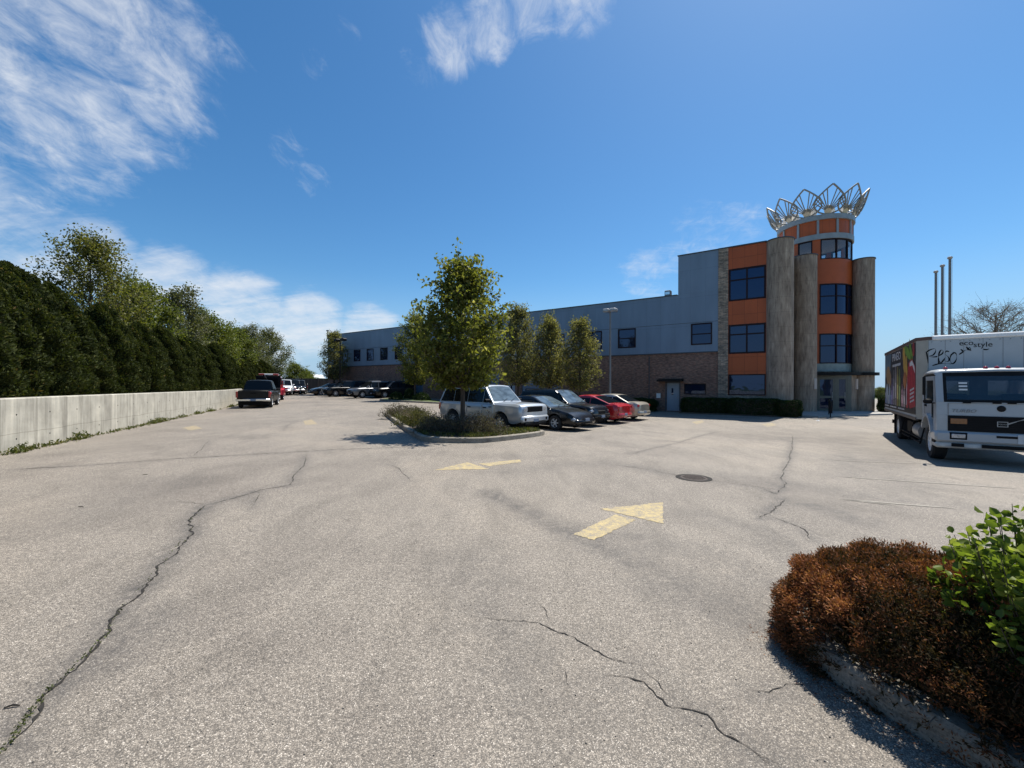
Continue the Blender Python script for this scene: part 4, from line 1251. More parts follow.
# shed needles below the russet shrub and loose grit on the lot: nobody could count them
n = 900
t_ = rng.random(n)
bx = np.interp(t_, [0, .25, .6, 1], [1.95, 1.95, 2.02, 2.35]) - np.abs(rng.normal(0, .10, n)); by = np.interp(t_, [0, .25, .6, 1], [3.1, 2.75, 2.36, 1.55])
Cn = np.stack([bx, by + rng.normal(0, .05, n), g(bx, by) + .007], 1)
tag(link('fallen_needles', leaves('fallen_needles', Cn, rng.uniform(.008, .022, n), .3, M['rust'], rng.uniform(.4, 1, n), np.tile([1., 0, 0], (n, 1)) * np.array([1, 1, .0]) + rng.normal(0, .8, (n, 3)) * np.array([1, 1, .05]), jit=.05)), 'brown needles shed on the asphalt below the russet shrub', kind='stuff')
n = 2600
gx, gy = rng.uniform(-4.5, 4.5, n), 1.6 + 7 * rng.random(n) ** 1.5
sz = rng.uniform(.002, .0065, n)
oc = np.array([[1, 0, 0], [-1, 0, 0], [0, 1, 0], [0, -1, 0], [0, 0, 1], [0, 0, -1]], float)
Vg = (oc[None] * rng.uniform(.6, 1.2, (n, 6, 1)) * sz[:, None, None] + np.stack([gx, gy, g(gx, gy) + sz * .5], 1)[:, None]).reshape(-1, 3)
tri = np.array([[0, 2, 4], [2, 1, 4], [1, 3, 4], [3, 0, 4], [2, 0, 5], [1, 2, 5], [3, 1, 5], [0, 3, 5]])
Fg = (np.arange(n)[:, None, None] * 6 + tri[None]).reshape(-1, 3)
tag(link('grit', np_mesh('grit', Vg, Fg, pm('loose grit', (.26, .23, .19), .9, 0, .6, 60))), 'loose grit scattered over the asphalt', kind='stuff')
# ================================================================== VEHICLES
def wheel(par, x, y, r, w, side, rimr=.66, spokes=7, mat=None):
    """tyre mesh is the wheel part, its rim a sub-part; side +1 faces +y"""
    t = MB().lathe([(r * .60, -w / 2), (r * .93, -w / 2), (r, -w * .36), (r, w * .36), (r * .93, w / 2), (r * .60, w / 2), (r * .60, -w / 2)], (0, 0, 0), 'y', 28).build('wheel', M['tyre'], par, smooth=35, loc=(x, y, r))
    b = MB()
    ro = r * rimr
    f = side * w * .46
    b.lathe([(ro, f), (ro * .90, f), (ro * .86, f - side * .03), (ro * .86, -f * .6)], (0, 0, 0), 'y', 28)
    b.lathe([(0, f - side * .01), (ro * .2, f - side * .01), (ro * .24, f - side * .05)], (0, 0, 0), 'y', 16)
    for k in range(spokes):
        a = 2 * math.pi * k / spokes
        ca, sa = math.cos(a), math.sin(a)
        q = []
        for (rad, hw, dz) in ((ro * .12, ro * .13, .012), (ro * .92, ro * .085, .012)):
            for s_ in (-1, 1):
                for dy in (0, .035):
                    q.append((ca * rad - sa * hw * s_, f - side * (dz + dy), sa * rad + ca * hw * s_))
        b.add(q, [(0, 1, 3, 2), (4, 6, 7, 5), (0, 4, 5, 1), (2, 3, 7, 6), (0, 2, 6, 4), (1, 5, 7, 3)])
    b.build('rim', mat or M['rim'], t, smooth=30)
    MB().lathe([(0, f - side * .075), (ro * .88, f - side * .075)], (0, 0, 0), 'y', 20).build('brake_disc', M['plastic'], t)
    return t

def car(name, label, cat, pos, yaw, L, W, H, wb, wr, deck, cab, belt, paintm, group=None, sill=.24, splits=(), nose=.2, tailr=.2, lamps='car', rack=False, bed=None, detail=True, wheelx=None, rimspokes=7, glass=None, zoff=0., plate=True, cladding=False, taper=.22):
    """deck: (x,z) top line of the lower body; cab: four (x,z): rear base, rear roof, front roof, windscreen base"""
    o = thing(name, label, cat, (pos[0], pos[1], float(g(pos[0], pos[1])) + zoff), yaw, group)
    hl, hw = L / 2, W / 2
    fx, rx = (wheelx if wheelx else (wb / 2, -wb / 2))
    dx, dz = [p[0] for p in deck], [p[1] for p in deck]
    Ra = wr * 1.16
    xs = np.unique(np.round(np.concatenate([np.linspace(-hl, hl, 40), [fx - Ra, fx + Ra, rx - Ra, rx + Ra], np.linspace(fx - Ra, fx + Ra, 17), np.linspace(rx - Ra, rx + Ra, 17), [-hl + .03, -hl + .09, hl - .03, hl - .09]]), 4))
    def half(x):
        e = min(x + hl, hl - x); rr = .7
        k = 1 - max(0, 1 - e / rr)
        return hw * (1 - taper * (1 - math.sqrt(max(0, 1 - (1 - k) ** 2))))
    vs, fs = [], []
    for x in xs:
        w = half(x); zt = float(np.interp(x, dx, dz))
        e = min(x + hl, hl - x)
        zb = sill + .10 * max(0, 1 - e / .35)
        arch = 0
        for c in (fx, rx):
            if abs(x - c) <= Ra + 1e-6: arch = max(arch, wr + math.sqrt(max(0, Ra * Ra - (x - c) ** 2)) - 0.0)
        k_ = max(0, 1 - e / .28); zt -= (.03 if lamps == 'rover' else .11) * k_ * k_; w *= 1 - .05 * k_ ** 3
        zl = max(zb, arch)
        zs_ = max(zb + .13, arch + .01)
        zm = max(zb + (zt - zb) * .55, arch + .03)
        zu = max(zt - .09, arch + .05)
        zt = max(zt, zu + .03)
        ring = [(0, zb + .05 if not arch else zl), (w * .90, zl), (w * .965, zs_), (w, zm), (w * .975, zu), (w * .90, zt - .012), (w * .5, zt + .018), (0, zt + .024)]
        vs += [(x, y, z) for y, z in ring] + [(x, -y, z) for y, z in ring[1:-1]]
    q = 8
    m = 14
    left = list(range(8)); right = [0] + list(range(8, 14)) + [7]
    for i in range(len(xs) - 1):
        a, c = i * m, (i + 1) * m
        for seq, rev in ((left, 0), (right, 1)):
            for j in range(7):
                f = (a + seq[j], c + seq[j], c + seq[j + 1], a + seq[j + 1])
                fs.append(f[::-1] if rev else f)
    loop = left + right[1:-1][::-1]
    fs += [tuple(loop), tuple((len(xs) - 1) * m + k for k in loop)]
    # cabin shell
    C = cab
    zb_, zr_ = min(C[0][1], C[3][1]), C[1][1]
    wb_, wr_ = hw * .935, hw * .76
    def cw(z): return wb_ + (wr_ - wb_) * (z - zb_) / (zr_ - zb_)
    prof = [(C[0][0], C[0][1] - .05), C[0], C[1]]
    n_r = 5
    for k in range(1, n_r):
        t = k / n_r
        prof.append((C[1][0] + (C[2][0] - C[1][0]) * t, C[1][1] + (C[2][1] - C[1][1]) * t + .035 * math.sin(math.pi * t)))
    prof += [C[2], C[3], (C[3][0], C[3][1] - .05)]
    base = len(vs)
    def ring5(x, z):
        w = cw(min(z, zr_)); top = (z - zb_) / (zr_ - zb_)
        return [(x, s * w * f, z + dzz * (0.4 + .6 * top)) for s, f, dzz in ((1, 1, -.035 * top), (1, .93, .0), (1, .5, .03), (0, 0, .04), (-1, .5, .03), (-1, .93, .0), (-1, 1, -.035 * top))]
    for x, z in prof: vs += ring5(x, z)
    for i in range(len(prof) - 1):
        for j in range(6): fs.append((base + i * 7 + j, base + (i + 1) * 7 + j, base + (i + 1) * 7 + j + 1, base + i * 7 + j + 1))
    fs.append(tuple(base + i * 7 for i in range(len(prof)))); fs.append(tuple(base + i * 7 + 6 for i in range(len(prof)))[::-1])
    body = MB().add(vs, fs).build('body', paintm, o, smooth=32)
    gl = glass or M['carglass']
    # windscreen and rear window follow the shell
    def screen(nm, p, q_, mat):
        b = MB(); v = []
        d = Vector((q_[0] - p[0], 0, q_[1] - p[1])); nn = Vector((-d.z, 0, d.x)).normalized()
        if nn.z < 0: nn = -nn
        for t in np.linspace(.07, .93, 5):
            x, z = p[0] + d.x * t, p[1] + d.z * t
            w = cw(z) - .07; top = (z - zb_) / (zr_ - zb_)
            for f in (-1, -.75, -.4, 0, .4, .75, 1):
                bul = .04 * (1 - f * f) * (.4 + .6 * top)
                v.append((x + nn.x * .008, f * w, z + bul + nn.z * .008))
        return b.add(v, [(i * 7 + j, i * 7 + j + 1, i * 7 + 7 + j + 1, i * 7 + 7 + j) for i in range(4) for j in range(6)]).build(nm, mat, o, smooth=60)
    screen('windscreen', C[3], C[2], M['windscreen'] if detail else gl)
    screen('rear_window', C[0], C[1], gl)
    # side windows between splits
    zlo, zhi = belt + .035, zr_ - .085
    def fl(z): return C[3][0] + (C[2][0] - C[3][0]) * (z - C[3][1]) / (C[2][1] - C[3][1])
    def rl(z): return C[0][0] + (C[1][0] - C[0][0]) * (z - C[0][1]) / (C[1][1] - C[0][1])
    edges = [None, *splits, None]; gap = .012 if lamps == 'rover' else .03
    for s in (1, -1):
        for k in range(len(edges) - 1):
            q4 = []
            for z in (zlo, zhi):
                a = rl(z) + .10 if edges[k] is None else edges[k] + gap
                c = fl(z) - .10 if edges[k + 1] is None else edges[k + 1] - gap
                top = (z - zb_) / (zr_ - zb_)
                y = s * (cw(z) + .006)
                q4.append(((a, y, z - .02 * top), (c, y, z - .02 * top)))
            if q4[0][1][0] - q4[0][0][0] < .15: continue
            MB().add([q4[0][0], q4[0][1], q4[1][1], q4[1][0]], [(0, 1, 2, 3)]).build('side_window', gl, o)
    # wheels
    wy = hw - .13
    for x in (fx, rx):
        for s in (1, -1): wheel(o, x, s * wy, wr, .22, s, spokes=rimspokes)
    MB().box(-hl + .35, hl - .35, -hw * .78, hw * .78, .20, sill + .32).build('underbody', M['plastic'], o)
    zf = float(np.interp(hl - .1, dx, dz)); zr0 = float(np.interp(-hl + .08, dx, dz))
    ft, rt = half(hl - .02), half(-hl + .02)
    if lamps == 'rover':
        for s in (1, -1): MB().box(hl - .22, hl + .012, s * hw * .56 - .20, s * hw * .56 + .20, zf - .30, zf - .08, .05).build('headlight', M['lamp'], o, smooth=40)
        MB().box(hl - .1, hl + .016, -.50, .50, zf - .30, zf - .07, .02).build('grille', M['plastic'], o)
        b = MB().box(hl - .12, hl + .07, -hw * .90, hw * .90, .40, .66, .06)
        bp = b.build('bumper', paintm, o, smooth=40)
        MB().box(hl + .0, hl + .074, -.7, .7, .30, .40, .02).build('air_intake', M['plastic'], o)
        for s in (1, -1): MB().lathe([(0, .0), (.06, .0), (.06, -.05)], (hl + .075, s * .68, .53), 'x', 14).build('fog_lamp', M['plastic'], o)
        for s in (1, -1): MB().box(.80, .98, s * hw * .985 - .01, s * hw * .985 + .012, .70, 1.0).build('side_vent', M['plastic'], o)
        for s in (1, -1): MB().box(-hl + .02, -hl + .22, s * hw * .90 - .05, s * hw * .90 + .05, .78, 1.08, .02).build('taillight', M['tail'], o)
    else:
        hz = zf - .15
        for s in (1, -1):
            MB().box(hl - .62, hl - .05, s * ft * .90 - .17, s * ft * .90 + .11, hz - .09, hz + .075, .06).build('headlight', M['lamp'], o, smooth=40)
            MB().box(-hl + .01, -hl + .34, s * rt * .86 - .20, s * rt * .86 + .13, zr0 - .26, zr0 - .08, .05).build('taillight', M['tail'], o, smooth=40)
        MB().box(hl - .1, hl + .012, -.36, .36, hz - .16, hz + .02, .03).build('grille', M['plastic'], o, smooth=40)
        MB().box(hl - .3, hl + .045, -hw * .84, hw * .84, sill + .08, sill + .30, .07).build('front_bumper', paintm, o, smooth=50)
        MB().box(-hl - .045, -hl + .3, -hw * .86, hw * .86, sill + .08, sill + .36, .08).build('rear_bumper', paintm, o, smooth=50)
        MB().box(hl - .2, hl + .052, -hw * .5, hw * .5, sill + .10, sill + .20, .02).build('air_intake', M['plastic'], o, smooth=40)
    if cladding:
        MB().box(hl - .3, hl + .04, -hw * .86, hw * .86, .36, .62, .06).build('bumper', M['plastic'], o, smooth=40)
    if plate:
        MB().box(hl + .035, hl + .082, -.16, .16, .42, .54).build('licence_plate', M['plate'], o)
        MB().box(-hl - .055, -hl + .05, -.16, .16, .40, .52).build('licence_plate', M['plate'], o)
    # mirrors, handles
    mx = fl(belt + .08) - .16
    for s in (1, -1):
        MB().box(mx - .08, mx + .06, s * (hw - .02) - .02, s * (hw + .14) + .02 * s, belt + .03, belt + .18, .04).build('mirror', M['plastic'] if lamps == 'rover' else paintm, o, smooth=40)
    if detail:
        def side_y(x, z):
            w = half(x); zt = float(np.interp(x, dx, dz))
            return float(np.interp(z, [sill, sill + .13, sill + (zt - sill) * .55, zt - .09, zt], [w * .90, w * .965, w, w * .975, w * .90]))
        cuts = [*splits, fl(belt) + .02]
        if len(cuts) > 3 or lamps == 'rover' and len(cuts) > 3: cuts = cuts[-3:]
        for s in (1, -1):
            for xa, xb in zip(cuts[:-1], cuts[1:]):
                b = MB(); nx_, nz_ = 12, 7
                v = []
                for i in range(nx_ + 1):
                    x = xa + .008 + (xb - xa - .016) * i / nx_
                    lo = sill + .15
                    for c_ in (fx, rx):
                        if abs(x - c_) < Ra + .06: lo = max(lo, wr + math.sqrt((Ra + .06) ** 2 - (x - c_) ** 2))
                    hi = float(np.interp(x, dx, dz)) - .03
                    for k in range(nz_ + 1):
                        z = lo + (hi - lo) * k / nz_
                        v += [(x, s * (side_y(x, z) + .006), z)]
                b.add(v, [(i * (nz_ + 1) + k, (i + 1) * (nz_ + 1) + k, (i + 1) * (nz_ + 1) + k + 1, i * (nz_ + 1) + k + 1) for i in range(nx_) for k in range(nz_)])
                dr = b.build('door', paintm, o, smooth=40)
                so_ = dr.modifiers.new('thick', 'SOLIDIFY'); so_.thickness = .012; so_.offset = 0
                MB().box(xa + .06, xa + .26, s * hw * .995 - .02, s * hw * .995 + .022, belt - .20, belt - .155, .015).build('door_handle', M['plastic'] if lamps == 'rover' else paintm, dr)
        for k in (-.35, .12): MB().tube([(C[3][0] + .06, k, C[3][1] + .03), (C[3][0] - .12, k + .45, C[3][1] + .16)], .010, 5).build('wiper', M['plastic'], o)
    if rack:
        for s in (1, -1): MB().tube([(C[1][0] + .1, s * wr_ * .9, zr_ + .02), (C[1][0] + .16, s * wr_ * .9, zr_ + .08), (C[2][0] - .16, s * wr_ * .9, zr_ + .08), (C[2][0] - .08, s * wr_ * .9, zr_ + .02)], .02, 6).build('roof_rail', M['plastic'], o)
    return o

def heading(fx_, fy_): return math.atan2(fy_, fx_)
YF = heading(.755, -.655)
# silver off-roader
car('silver_suv', 'boxy silver off-roader with dark windows parked behind the tree island', 'suv', (-.94, 18.35), YF, 4.95, 1.96, 1.84, 2.88, .375,
    [(-2.475, 1.14), (-1.9, 1.16), (.9, 1.14), (1.10, 1.17), (2.2, 1.13), (2.42, 1.10), (2.475, 1.05)],
    [(-2.40, 1.14), (-2.16, 1.83), (.42, 1.85), (1.02, 1.16)], 1.13, M['silver'], sill=.34, splits=(-1.42, -.52, .42)[:3], lamps='rover', rimspokes=8, taper=.10)
car('black_sedan', 'glossy black sedan with silver wheels between the silver and black off-roaders', 'car', (1.36, 19.4), YF, 4.85, 1.82, 1.45, 2.78, .325,
    [(-2.42, .93), (-2.0, .99), (-1.2, .98), (1.0, .96), (1.5, .90), (2.1, .76), (2.42, .60)],
    [(-1.85, .98), (-.95, 1.41), (.05, 1.43), (1.12, .95)], .93, M['blackp'], splits=(-.85, .12), sill=.2, rimspokes=6)
car('black_suv', 'black off-roader with roof rails parked between the black sedan and the red car', 'suv', (2.56, 21.6), YF, 4.75, 1.88, 1.76, 2.74, .36,
    [(-2.37, 1.04), (-1.8, 1.08), (1.0, 1.06), (1.9, .99), (2.25, .92), (2.37, .78)],
    [(-2.28, 1.06), (-2.0, 1.70), (.15, 1.72), (1.05, 1.05)], 1.04, M['blackp'], splits=(-1.35, -.5, .38), sill=.3, rack=True, cladding=True)
YB = YF + math.pi
car('red_car', 'bright red coupe like car parked nose in beside the black off-roader', 'car', (4.25, 23.3), YB, 4.55, 1.8, 1.44, 2.65, .325,
    [(-2.27, .98), (-1.85, 1.03), (-1.1, .98), (1.0, .95), (1.5, .90), (2.0, .78), (2.27, .62)],
    [(-1.78, 1.01), (-.75, 1.40), (.15, 1.41), (1.1, .94)], .92, M['redp'], splits=(-.62, .30), sill=.2)
car('tan_sedan', 'pale champagne sedan parked nose in at the building end of the row', 'car', (5.74, 25.1), YB, 4.75, 1.8, 1.44, 2.7, .32,
    [(-2.37, .97), (-2.0, 1.02), (-1.3, .98), (1.0, .95), (1.5, .90), (2.1, .78), (2.37, .62)],
    [(-1.75, 1.0), (-.95, 1.40), (.1, 1.41), (1.1, .94)], .92, M['tanp'], splits=(-.75, .2), sill=.2)

# far row below the building
def rowcar(kind, nm, label, px, d, yaw, pm_, sc=1.):
    p = at(px, d)
    if kind == 'suv':
        return car(nm, label, 'suv', p, yaw, 4.8, 1.9, 1.8, 2.8, .37, [(-2.4, 1.06), (-1.8, 1.1), (1.0, 1.08), (1.9, 1.02), (2.3, .94), (2.4, .8)], [(-2.3, 1.08), (-2.05, 1.74), (.15, 1.76), (1.0, 1.07)], 1.06, pm_, 'cars parked at the far end of the building', sill=.3, splits=(-1.3, -.4, .4), detail=False, cladding=True)
    return car(nm, label, 'car', p, yaw, 4.6, 1.8, 1.45, 2.7, .32, [(-2.3, .95), (-1.9, 1.0), (-1.2, .98), (1.0, .95), (1.5, .90), (2.1, .76), (2.3, .60)], [(-1.8, .98), (-.9, 1.41), (.1, 1.43), (1.1, .95)], .93, pm_, 'cars parked at the far end of the building', splits=(-.8, .15), detail=False)
YN = heading(-.72, -.69)
rowcar('car', 'dark_car', 'small dark car nearest the board fence', 330, 50.5, YN, M['blackp'])
rowcar('suv', 'black_jeep', 'tall black off-roader beside the conical tree at the far end', 345, 47.5, YN, M['blackp'])
rowcar('car', 'white_car', 'white roofed car half hidden behind the silver bonnet in the far row', 362, 50.2, YN, M['whitep'])
rowcar('suv', 'dark_silver_suv', 'silver fronted dark off-roader in the middle of the far row', 371.5, 44.5, YN, M['darksilver'])
rowcar('suv', 'dark_suv', 'dark off-roader of the far row next to the blue doors', 393, 44.5, YN, M['blackp'])

# pickups along the wall
def pickup(nm, label, pos, yaw, pm_, H=1.88, chrome=True, group='vehicles parked along the concrete wall', capm=None):
    o = car(nm, label, 'pickup truck', pos, yaw, 5.8, 2.0, H, 3.65, .40,
            [(-2.9, 1.14), (-.75, 1.16), (-.7, 1.14), (1.1, 1.12), (1.5, 1.14), (2.6, 1.06), (2.85, .98), (2.9, .9)],
            [(-.80, 1.12), (-.58, H - .06), (.55, H - .04), (1.28, 1.12)], 1.14, pm_, group, sill=.38, splits=(-.1,), detail=False, plate=False, wheelx=(1.85, -1.75), cladding=False, taper=.05)
    # load bed closed by a flat black tonneau cover
    MB().box(-2.82, -.9, -.80, .80, 1.165, 1.19).build('bed_cover', M['black'], o)
    t = MB().box(-2.93, -2.88, -.86, .86, .62, 1.15, .02).build('tailgate', pm_, o, smooth=40)
    MB().box(-2.945, -2.925, -.18, .18, .95, 1.02, .01).build('handle', M['plastic'], t)
    MB().box(-3.02, -2.86, -.98, .98, .46, .62, .03).build('rear_bumper', M['chrome'] if chrome else M['plastic'], o, smooth=40)
    MB().box(2.86, 3.0, -.96, .96, .46, .66, .04).build('bumper', M['chrome'] if chrome else M['plastic'], o, smooth=40)
    MB().box(2.84, 2.915, -.6, .6, .68, .98, .03).build('grille', M['chrome'], o, smooth=40)
    MB().box(-3.03, -3.015, -.16, .16, .48, .6).build('licence_plate', M['plate'], o)
    for s in (1, -1): MB().box(-2.92, -2.80, s * .92 - .07, s * .92 + .07, .70, 1.10, .02).build('taillight', M['tail'], o, smooth=40)
    return o
YW = heading(-.405, .914)
pc = Vector((-16.95, 27.2)) + WD * 2.9
pickup('dark_pickup', 'dark grey pickup seen from behind beside the end of the concrete wall', (pc.x, pc.y), YW, M['greyp'])
def tow():
    c = Vector((-17.6, 36.5))
    c = Vector(((269 - 512) / FPX * 37.5, 37.5))
    o = thing('tow_truck', 'red tow truck with a light bar on its roof, beyond the dark pickup', 'tow truck', (c.x, c.y, float(g(c.x, c.y))), YW, 'vehicles parked along the concrete wall')
    # cab and bonnet
    b = MB().prism([(-.4, .7), (-.4, 2.2), (-.25, 2.42), (.75, 2.42), (1.2, 1.72), (2.35, 1.55), (2.5, 1.35), (2.5, .6), (-.4, .6)], -1.02, 1.02, 'xz')
    b.build('cab', M['redp'], o)
    for s in (1, -1):
        MB().add([(-.15, s * 1.026, 1.6), (1.05, s * 1.026, 1.6), (.7, s * 1.026, 2.3), (-.15, s * 1.026, 2.3)], [(0, 1, 2, 3)]).build('side_window', M['carglass'], o)
        MB().box(1.0, 1.15, s * 1.2 - .1, s * 1.2 + .1, 1.6, 2.0, .03).build('mirror', M['chrome'], o)
        MB().prism([(.95, .55), (1.05, 1.05), (1.4, 1.25), (2.1, 1.25), (2.45, 1.0), (2.5, .55)], s * 1.02, s * 1.20, 'xz').build('fender', M['redp'], o)
    MB().add([(1.19, -.9, 1.75), (1.19, .9, 1.75), (.78, .85, 2.38), (.78, -.85, 2.38)], [(0, 1, 2, 3)]).build('windscreen', M['carglass'], o)
    MB().box(-.46, -.41, -1.04, 1.04, .75, 2.46, .02).build('rear_guard', M['plastic'], o)
    MB().box(-.475, -.46, -.8, .8, 1.55, 2.2).build('rear_window', M['carglass'], o)
    lb = MB().box(-.3, .1, -.85, .85, 2.5, 2.66, .04).build('light_bar', M['white'], o)
    MB().box(-.32, .12, -.86, -.35, 2.51, 2.65, .03).box(-.32, .12, .35, .86, 2.51, 2.65, .03).build('red_lens', M['tail'], lb)
    MB().tube([(-.1, -.6, 2.4), (-.1, -.6, 2.52)], .04).tube([(-.1, .6, 2.4), (-.1, .6, 2.52)], .04).build('light_bar_bracket', M['chrome'], o)
    MB().box(-3.6, -.5, -1.05, 1.05, .75, 1.25, .04).build('tow_body', M['plastic'], o)
    MB().tube([(-1.0, 0, 1.2), (-2.6, 0, 2.2), (-3.8, 0, 2.35)], [.14, .12, .09]).build('tow_boom', M['black'], o)
    MB().box(-3.75, -3.6, -1.1, 1.1, .5, .75, .02).build('rear_bumper', M['chrome'], o)
    for x in (1.75, -2.2):
        for s in (1, -1): wheel(o, x, s * .98, .45, .28, s, .6, 6, M['chrome'])
    MB().box(-3.4, 2.3, -.5, .5, .45, .72).build('chassis', M['plastic'], o)
    o.scale = (.92, .92, .92)
tow()
p = at(284.5, 51.5)
o = pickup('white_pickup', 'white pickup facing the lot near the end of the hedge', (p.x, p.y), YW + math.pi, M['whitep'])
p = at(293, 54.0); pickup('black_pickup', 'black pickup parked just beyond the white one', (p.x, p.y), YW + math.pi, M['blackp'])
p = at(298.5, 56.5); pickup('black_pickup', 'black pickup last of the row beside the board fence', (p.x, p.y), YW + math.pi, M['blackp'])

# ================================================================== BOX TRUCK
TO = Vector((12.17, 12.5)); TF = Vector((-.59, -.807)); TL = Vector((.807, -.59))
tz = float(g(13, 14))
T = thing('box_truck', 'white cab-over box truck with scrawled front wall and colourful bottle advert on its side', 'truck', (TO.x, TO.y, tz), math.atan2(TF.y, TF.x))
Z = lambda z: z - tz      # heights were measured from the level of the lot
BWd = 2.46
box = MB().prism([(-6.9, 0), (.0, 0), (.21, .21), (.21, BWd - .21), (0, BWd), (-6.9, BWd)], Z(.90), Z(3.30), 'xy').build('cargo_body', pm('cream box panel', (.38, .39, .38), .45, 0, .05, 2), T)
M['cream'] = pm('corner post cream', (.36, .34, .29), .5, 0, .1, 3)
MB().prism([(.005, -.006), (.222, .205), (.222, .23), (.0, .012)], Z(.88), Z(3.22), 'xy').build('corner_post', M['cream'], T)
M['truckwhite'] = pm('truck white paint', (.38, .40, .415), .4, 0, .04, 3, 0, .3)
MB().box(.212, .224, .235, BWd - .2, Z(.9), Z(3.2)).build('front_wall', M['truckwhite'], T)
b = MB()
for k in range(1, 6): b.box(.225, .229, .2 + k * .37, .208 + k * .37, Z(2.2), Z(3.2))
for k in range(11): b.lathe([(0, .006), (.012, .004), (.014, 0)], (.226, .3 + k * .19, Z(3.16)), 'x', 6)
b.build('panel_seam', M['pole'], T)
MB().box(-6.92, .0, -.02, .06, Z(3.22), Z(3.32)).prism([(.0, -.02), (.23, .205), (.23, .30), (0, .07)], Z(3.225), Z(3.32), 'xy').build('roof_rail', pm('rusty brown rail', (.12, .07, .055), .6, 0, .3, 5), T)
MB().box(.10, .25, .30, BWd - .2, Z(3.21), Z(3.345), .03).build('roof_edge', M['white'], T)
MB().box(-6.92, .02, -.015, .05, Z(.84), Z(.93)).build('bottom_rail', pm('brown bottom rail', (.13, .10, .08), .6, 0, .3, 5), T)

def flat(nm, polys, y, mat, par, plane='side'):
    """thin vinyl graphic on the side (x,z) or front (y,z) of the truck"""
    b = MB()
    for poly in polys:
        pts = [(x, Z(z)) for x, z in poly]
        if plane == 'side': b.prism(pts, -y, -y - .0012, 'xz')
        else: b.prism(pts, y, y + .0012, 'yz')
    return b.build(nm, mat, par)
def sol(nm, c, v=.15): return pm(nm, c, .45, 0, v, 4)
gr = flat('side_graphic', [[(-6.85, 1.0), (-.02, 1.0), (-.02, 3.2), (-6.85, 3.2)]], .003, sol('advert charcoal', (.030, .026, .030), .3), T)
def art(polys, c, lay, nm='advert_shape'): return flat(nm, polys, .003 + .002 * lay, sol('advert colour', c, .3), gr)
def blob(cx, cz, rx, rz, n=14, rot=0., wob=.08, seed=0):
    r_ = random.Random(seed)
    out = []
    for k in range(n):
        a = 2 * math.pi * k / n; q = 1 + r_.uniform(-wob, wob)
        x, z = rx * q * math.cos(a), rz * q * math.sin(a)
        out.append((cx + x * math.cos(rot) - z * math.sin(rot), cz + x * math.sin(rot) + z * math.cos(rot)))
    return out
art([[(-6.83, 2.2), (-5.3, 2.5), (-5.0, 3.17), (-6.83, 3.17)]], (.10, .15, .19), 1)
art([blob(-5.9, 2.35, .5, .38, seed=1, wob=.2), blob(-5.3, 2.15, .25, .35, seed=2, wob=.2)], (.34, .19, .09), 2)
art([blob(-6.2, 1.55, .45, .42, seed=3, wob=.25), blob(-5.4, 1.7, .22, .5, seed=4, wob=.2), blob(-5.8, 1.3, .5, .2, seed=5, wob=.2)], (.38, .42, .48), 2)
art([blob(-5.1, 1.35, .28, .22, seed=6, wob=.2), blob(-6.5, 1.25, .2, .15, seed=7)], (.16, .20, .34), 3)
def bottle(cx, w, z0, z1, c, lay=3, cap=(.5, .45, .4)):
    h = z1 - z0
    art([[(cx - w, z0), (cx + w, z0), (cx + w, z0 + h * .72), (cx + w * .45, z0 + h * .82), (cx + w * .4, z1), (cx - w * .4, z1), (cx - w * .45, z0 + h * .82), (cx - w, z0 + h * .72)]], c, lay, 'advert_bottle')
    art([[(cx - w * .8, z0 + h * .2), (cx + w * .8, z0 + h * .2), (cx + w * .8, z0 + h * .55), (cx - w * .8, z0 + h * .55)]], tuple(min(1, q * 1.7 + .05) for q in c), lay + 1, 'advert_label')
bottle(-4.75, .16, 1.15, 2.2, (.20, .15, .26)); bottle(-4.3, .17, 1.12, 2.5, (.22, .20, .21)); bottle(-3.85, .17, 1.12, 2.72, (.30, .24, .24))
bottle(-3.4, .17, 1.12, 2.6, (.34, .26, .07)); bottle(-2.95, .17, 1.12, 2.5, (.20, .25, .08)); bottle(-2.4, .18, 1.12, 1.95, (.42, .22, .24)); bottle(-1.98, .16, 1.12, 1.9, (.46, .32, .30))
art([blob(-1.45, 3.0, .85, .16, rot=-.35, seed=8, wob=.15), blob(-.75, 2.9, .6, .15, rot=-.9, seed=9, wob=.15)], (.16, .30, .035), 3)
art([blob(-2.0, 2.75, .24, .5, rot=.3, seed=10, wob=.15), blob(-1.55, 2.35, .2, .55, rot=.2, seed=11, wob=.2)], (.52, .29, .05), 4)
art([blob(-1.85, 2.1, .3, .3, seed=12, wob=.2)], (.48, .16, .05), 4)
art([[(-.02, 1.25), (-.95, 1.15), (-1.45, 1.5), (-1.4, 2.2), (-1.15, 2.62), (-.6, 2.75), (-.02, 2.45)]], (.38, .018, .03), 5)
art([[(-1.6, 1.15), (-1.25, 1.15), (-1.2, 1.8), (-1.5, 2.3), (-1.62, 1.9)]], (.45, .05, .06), 4)
art([[(-.95, 2.62), (-.55, 2.68), (-.18, 2.5), (-.05, 2.25), (-.2, 2.34), (-.5, 2.52), (-.95, 2.5)]], (.62, .58, .56), 6)
art([[(-1.62, 1.25), (-1.5, 1.9), (-1.38, 2.15), (-1.42, 1.7), (-1.5, 1.25)]], (.60, .56, .55), 6)
art([blob(-.35, 3.0, .18, .22, seed=15, wob=.1)], (.30, .03, .03), 4)
art([[(-6.83, 1.02), (-.03, 1.02), (-.03, 1.16), (-6.83, 1.16)]], (.012, .010, .012), 7)
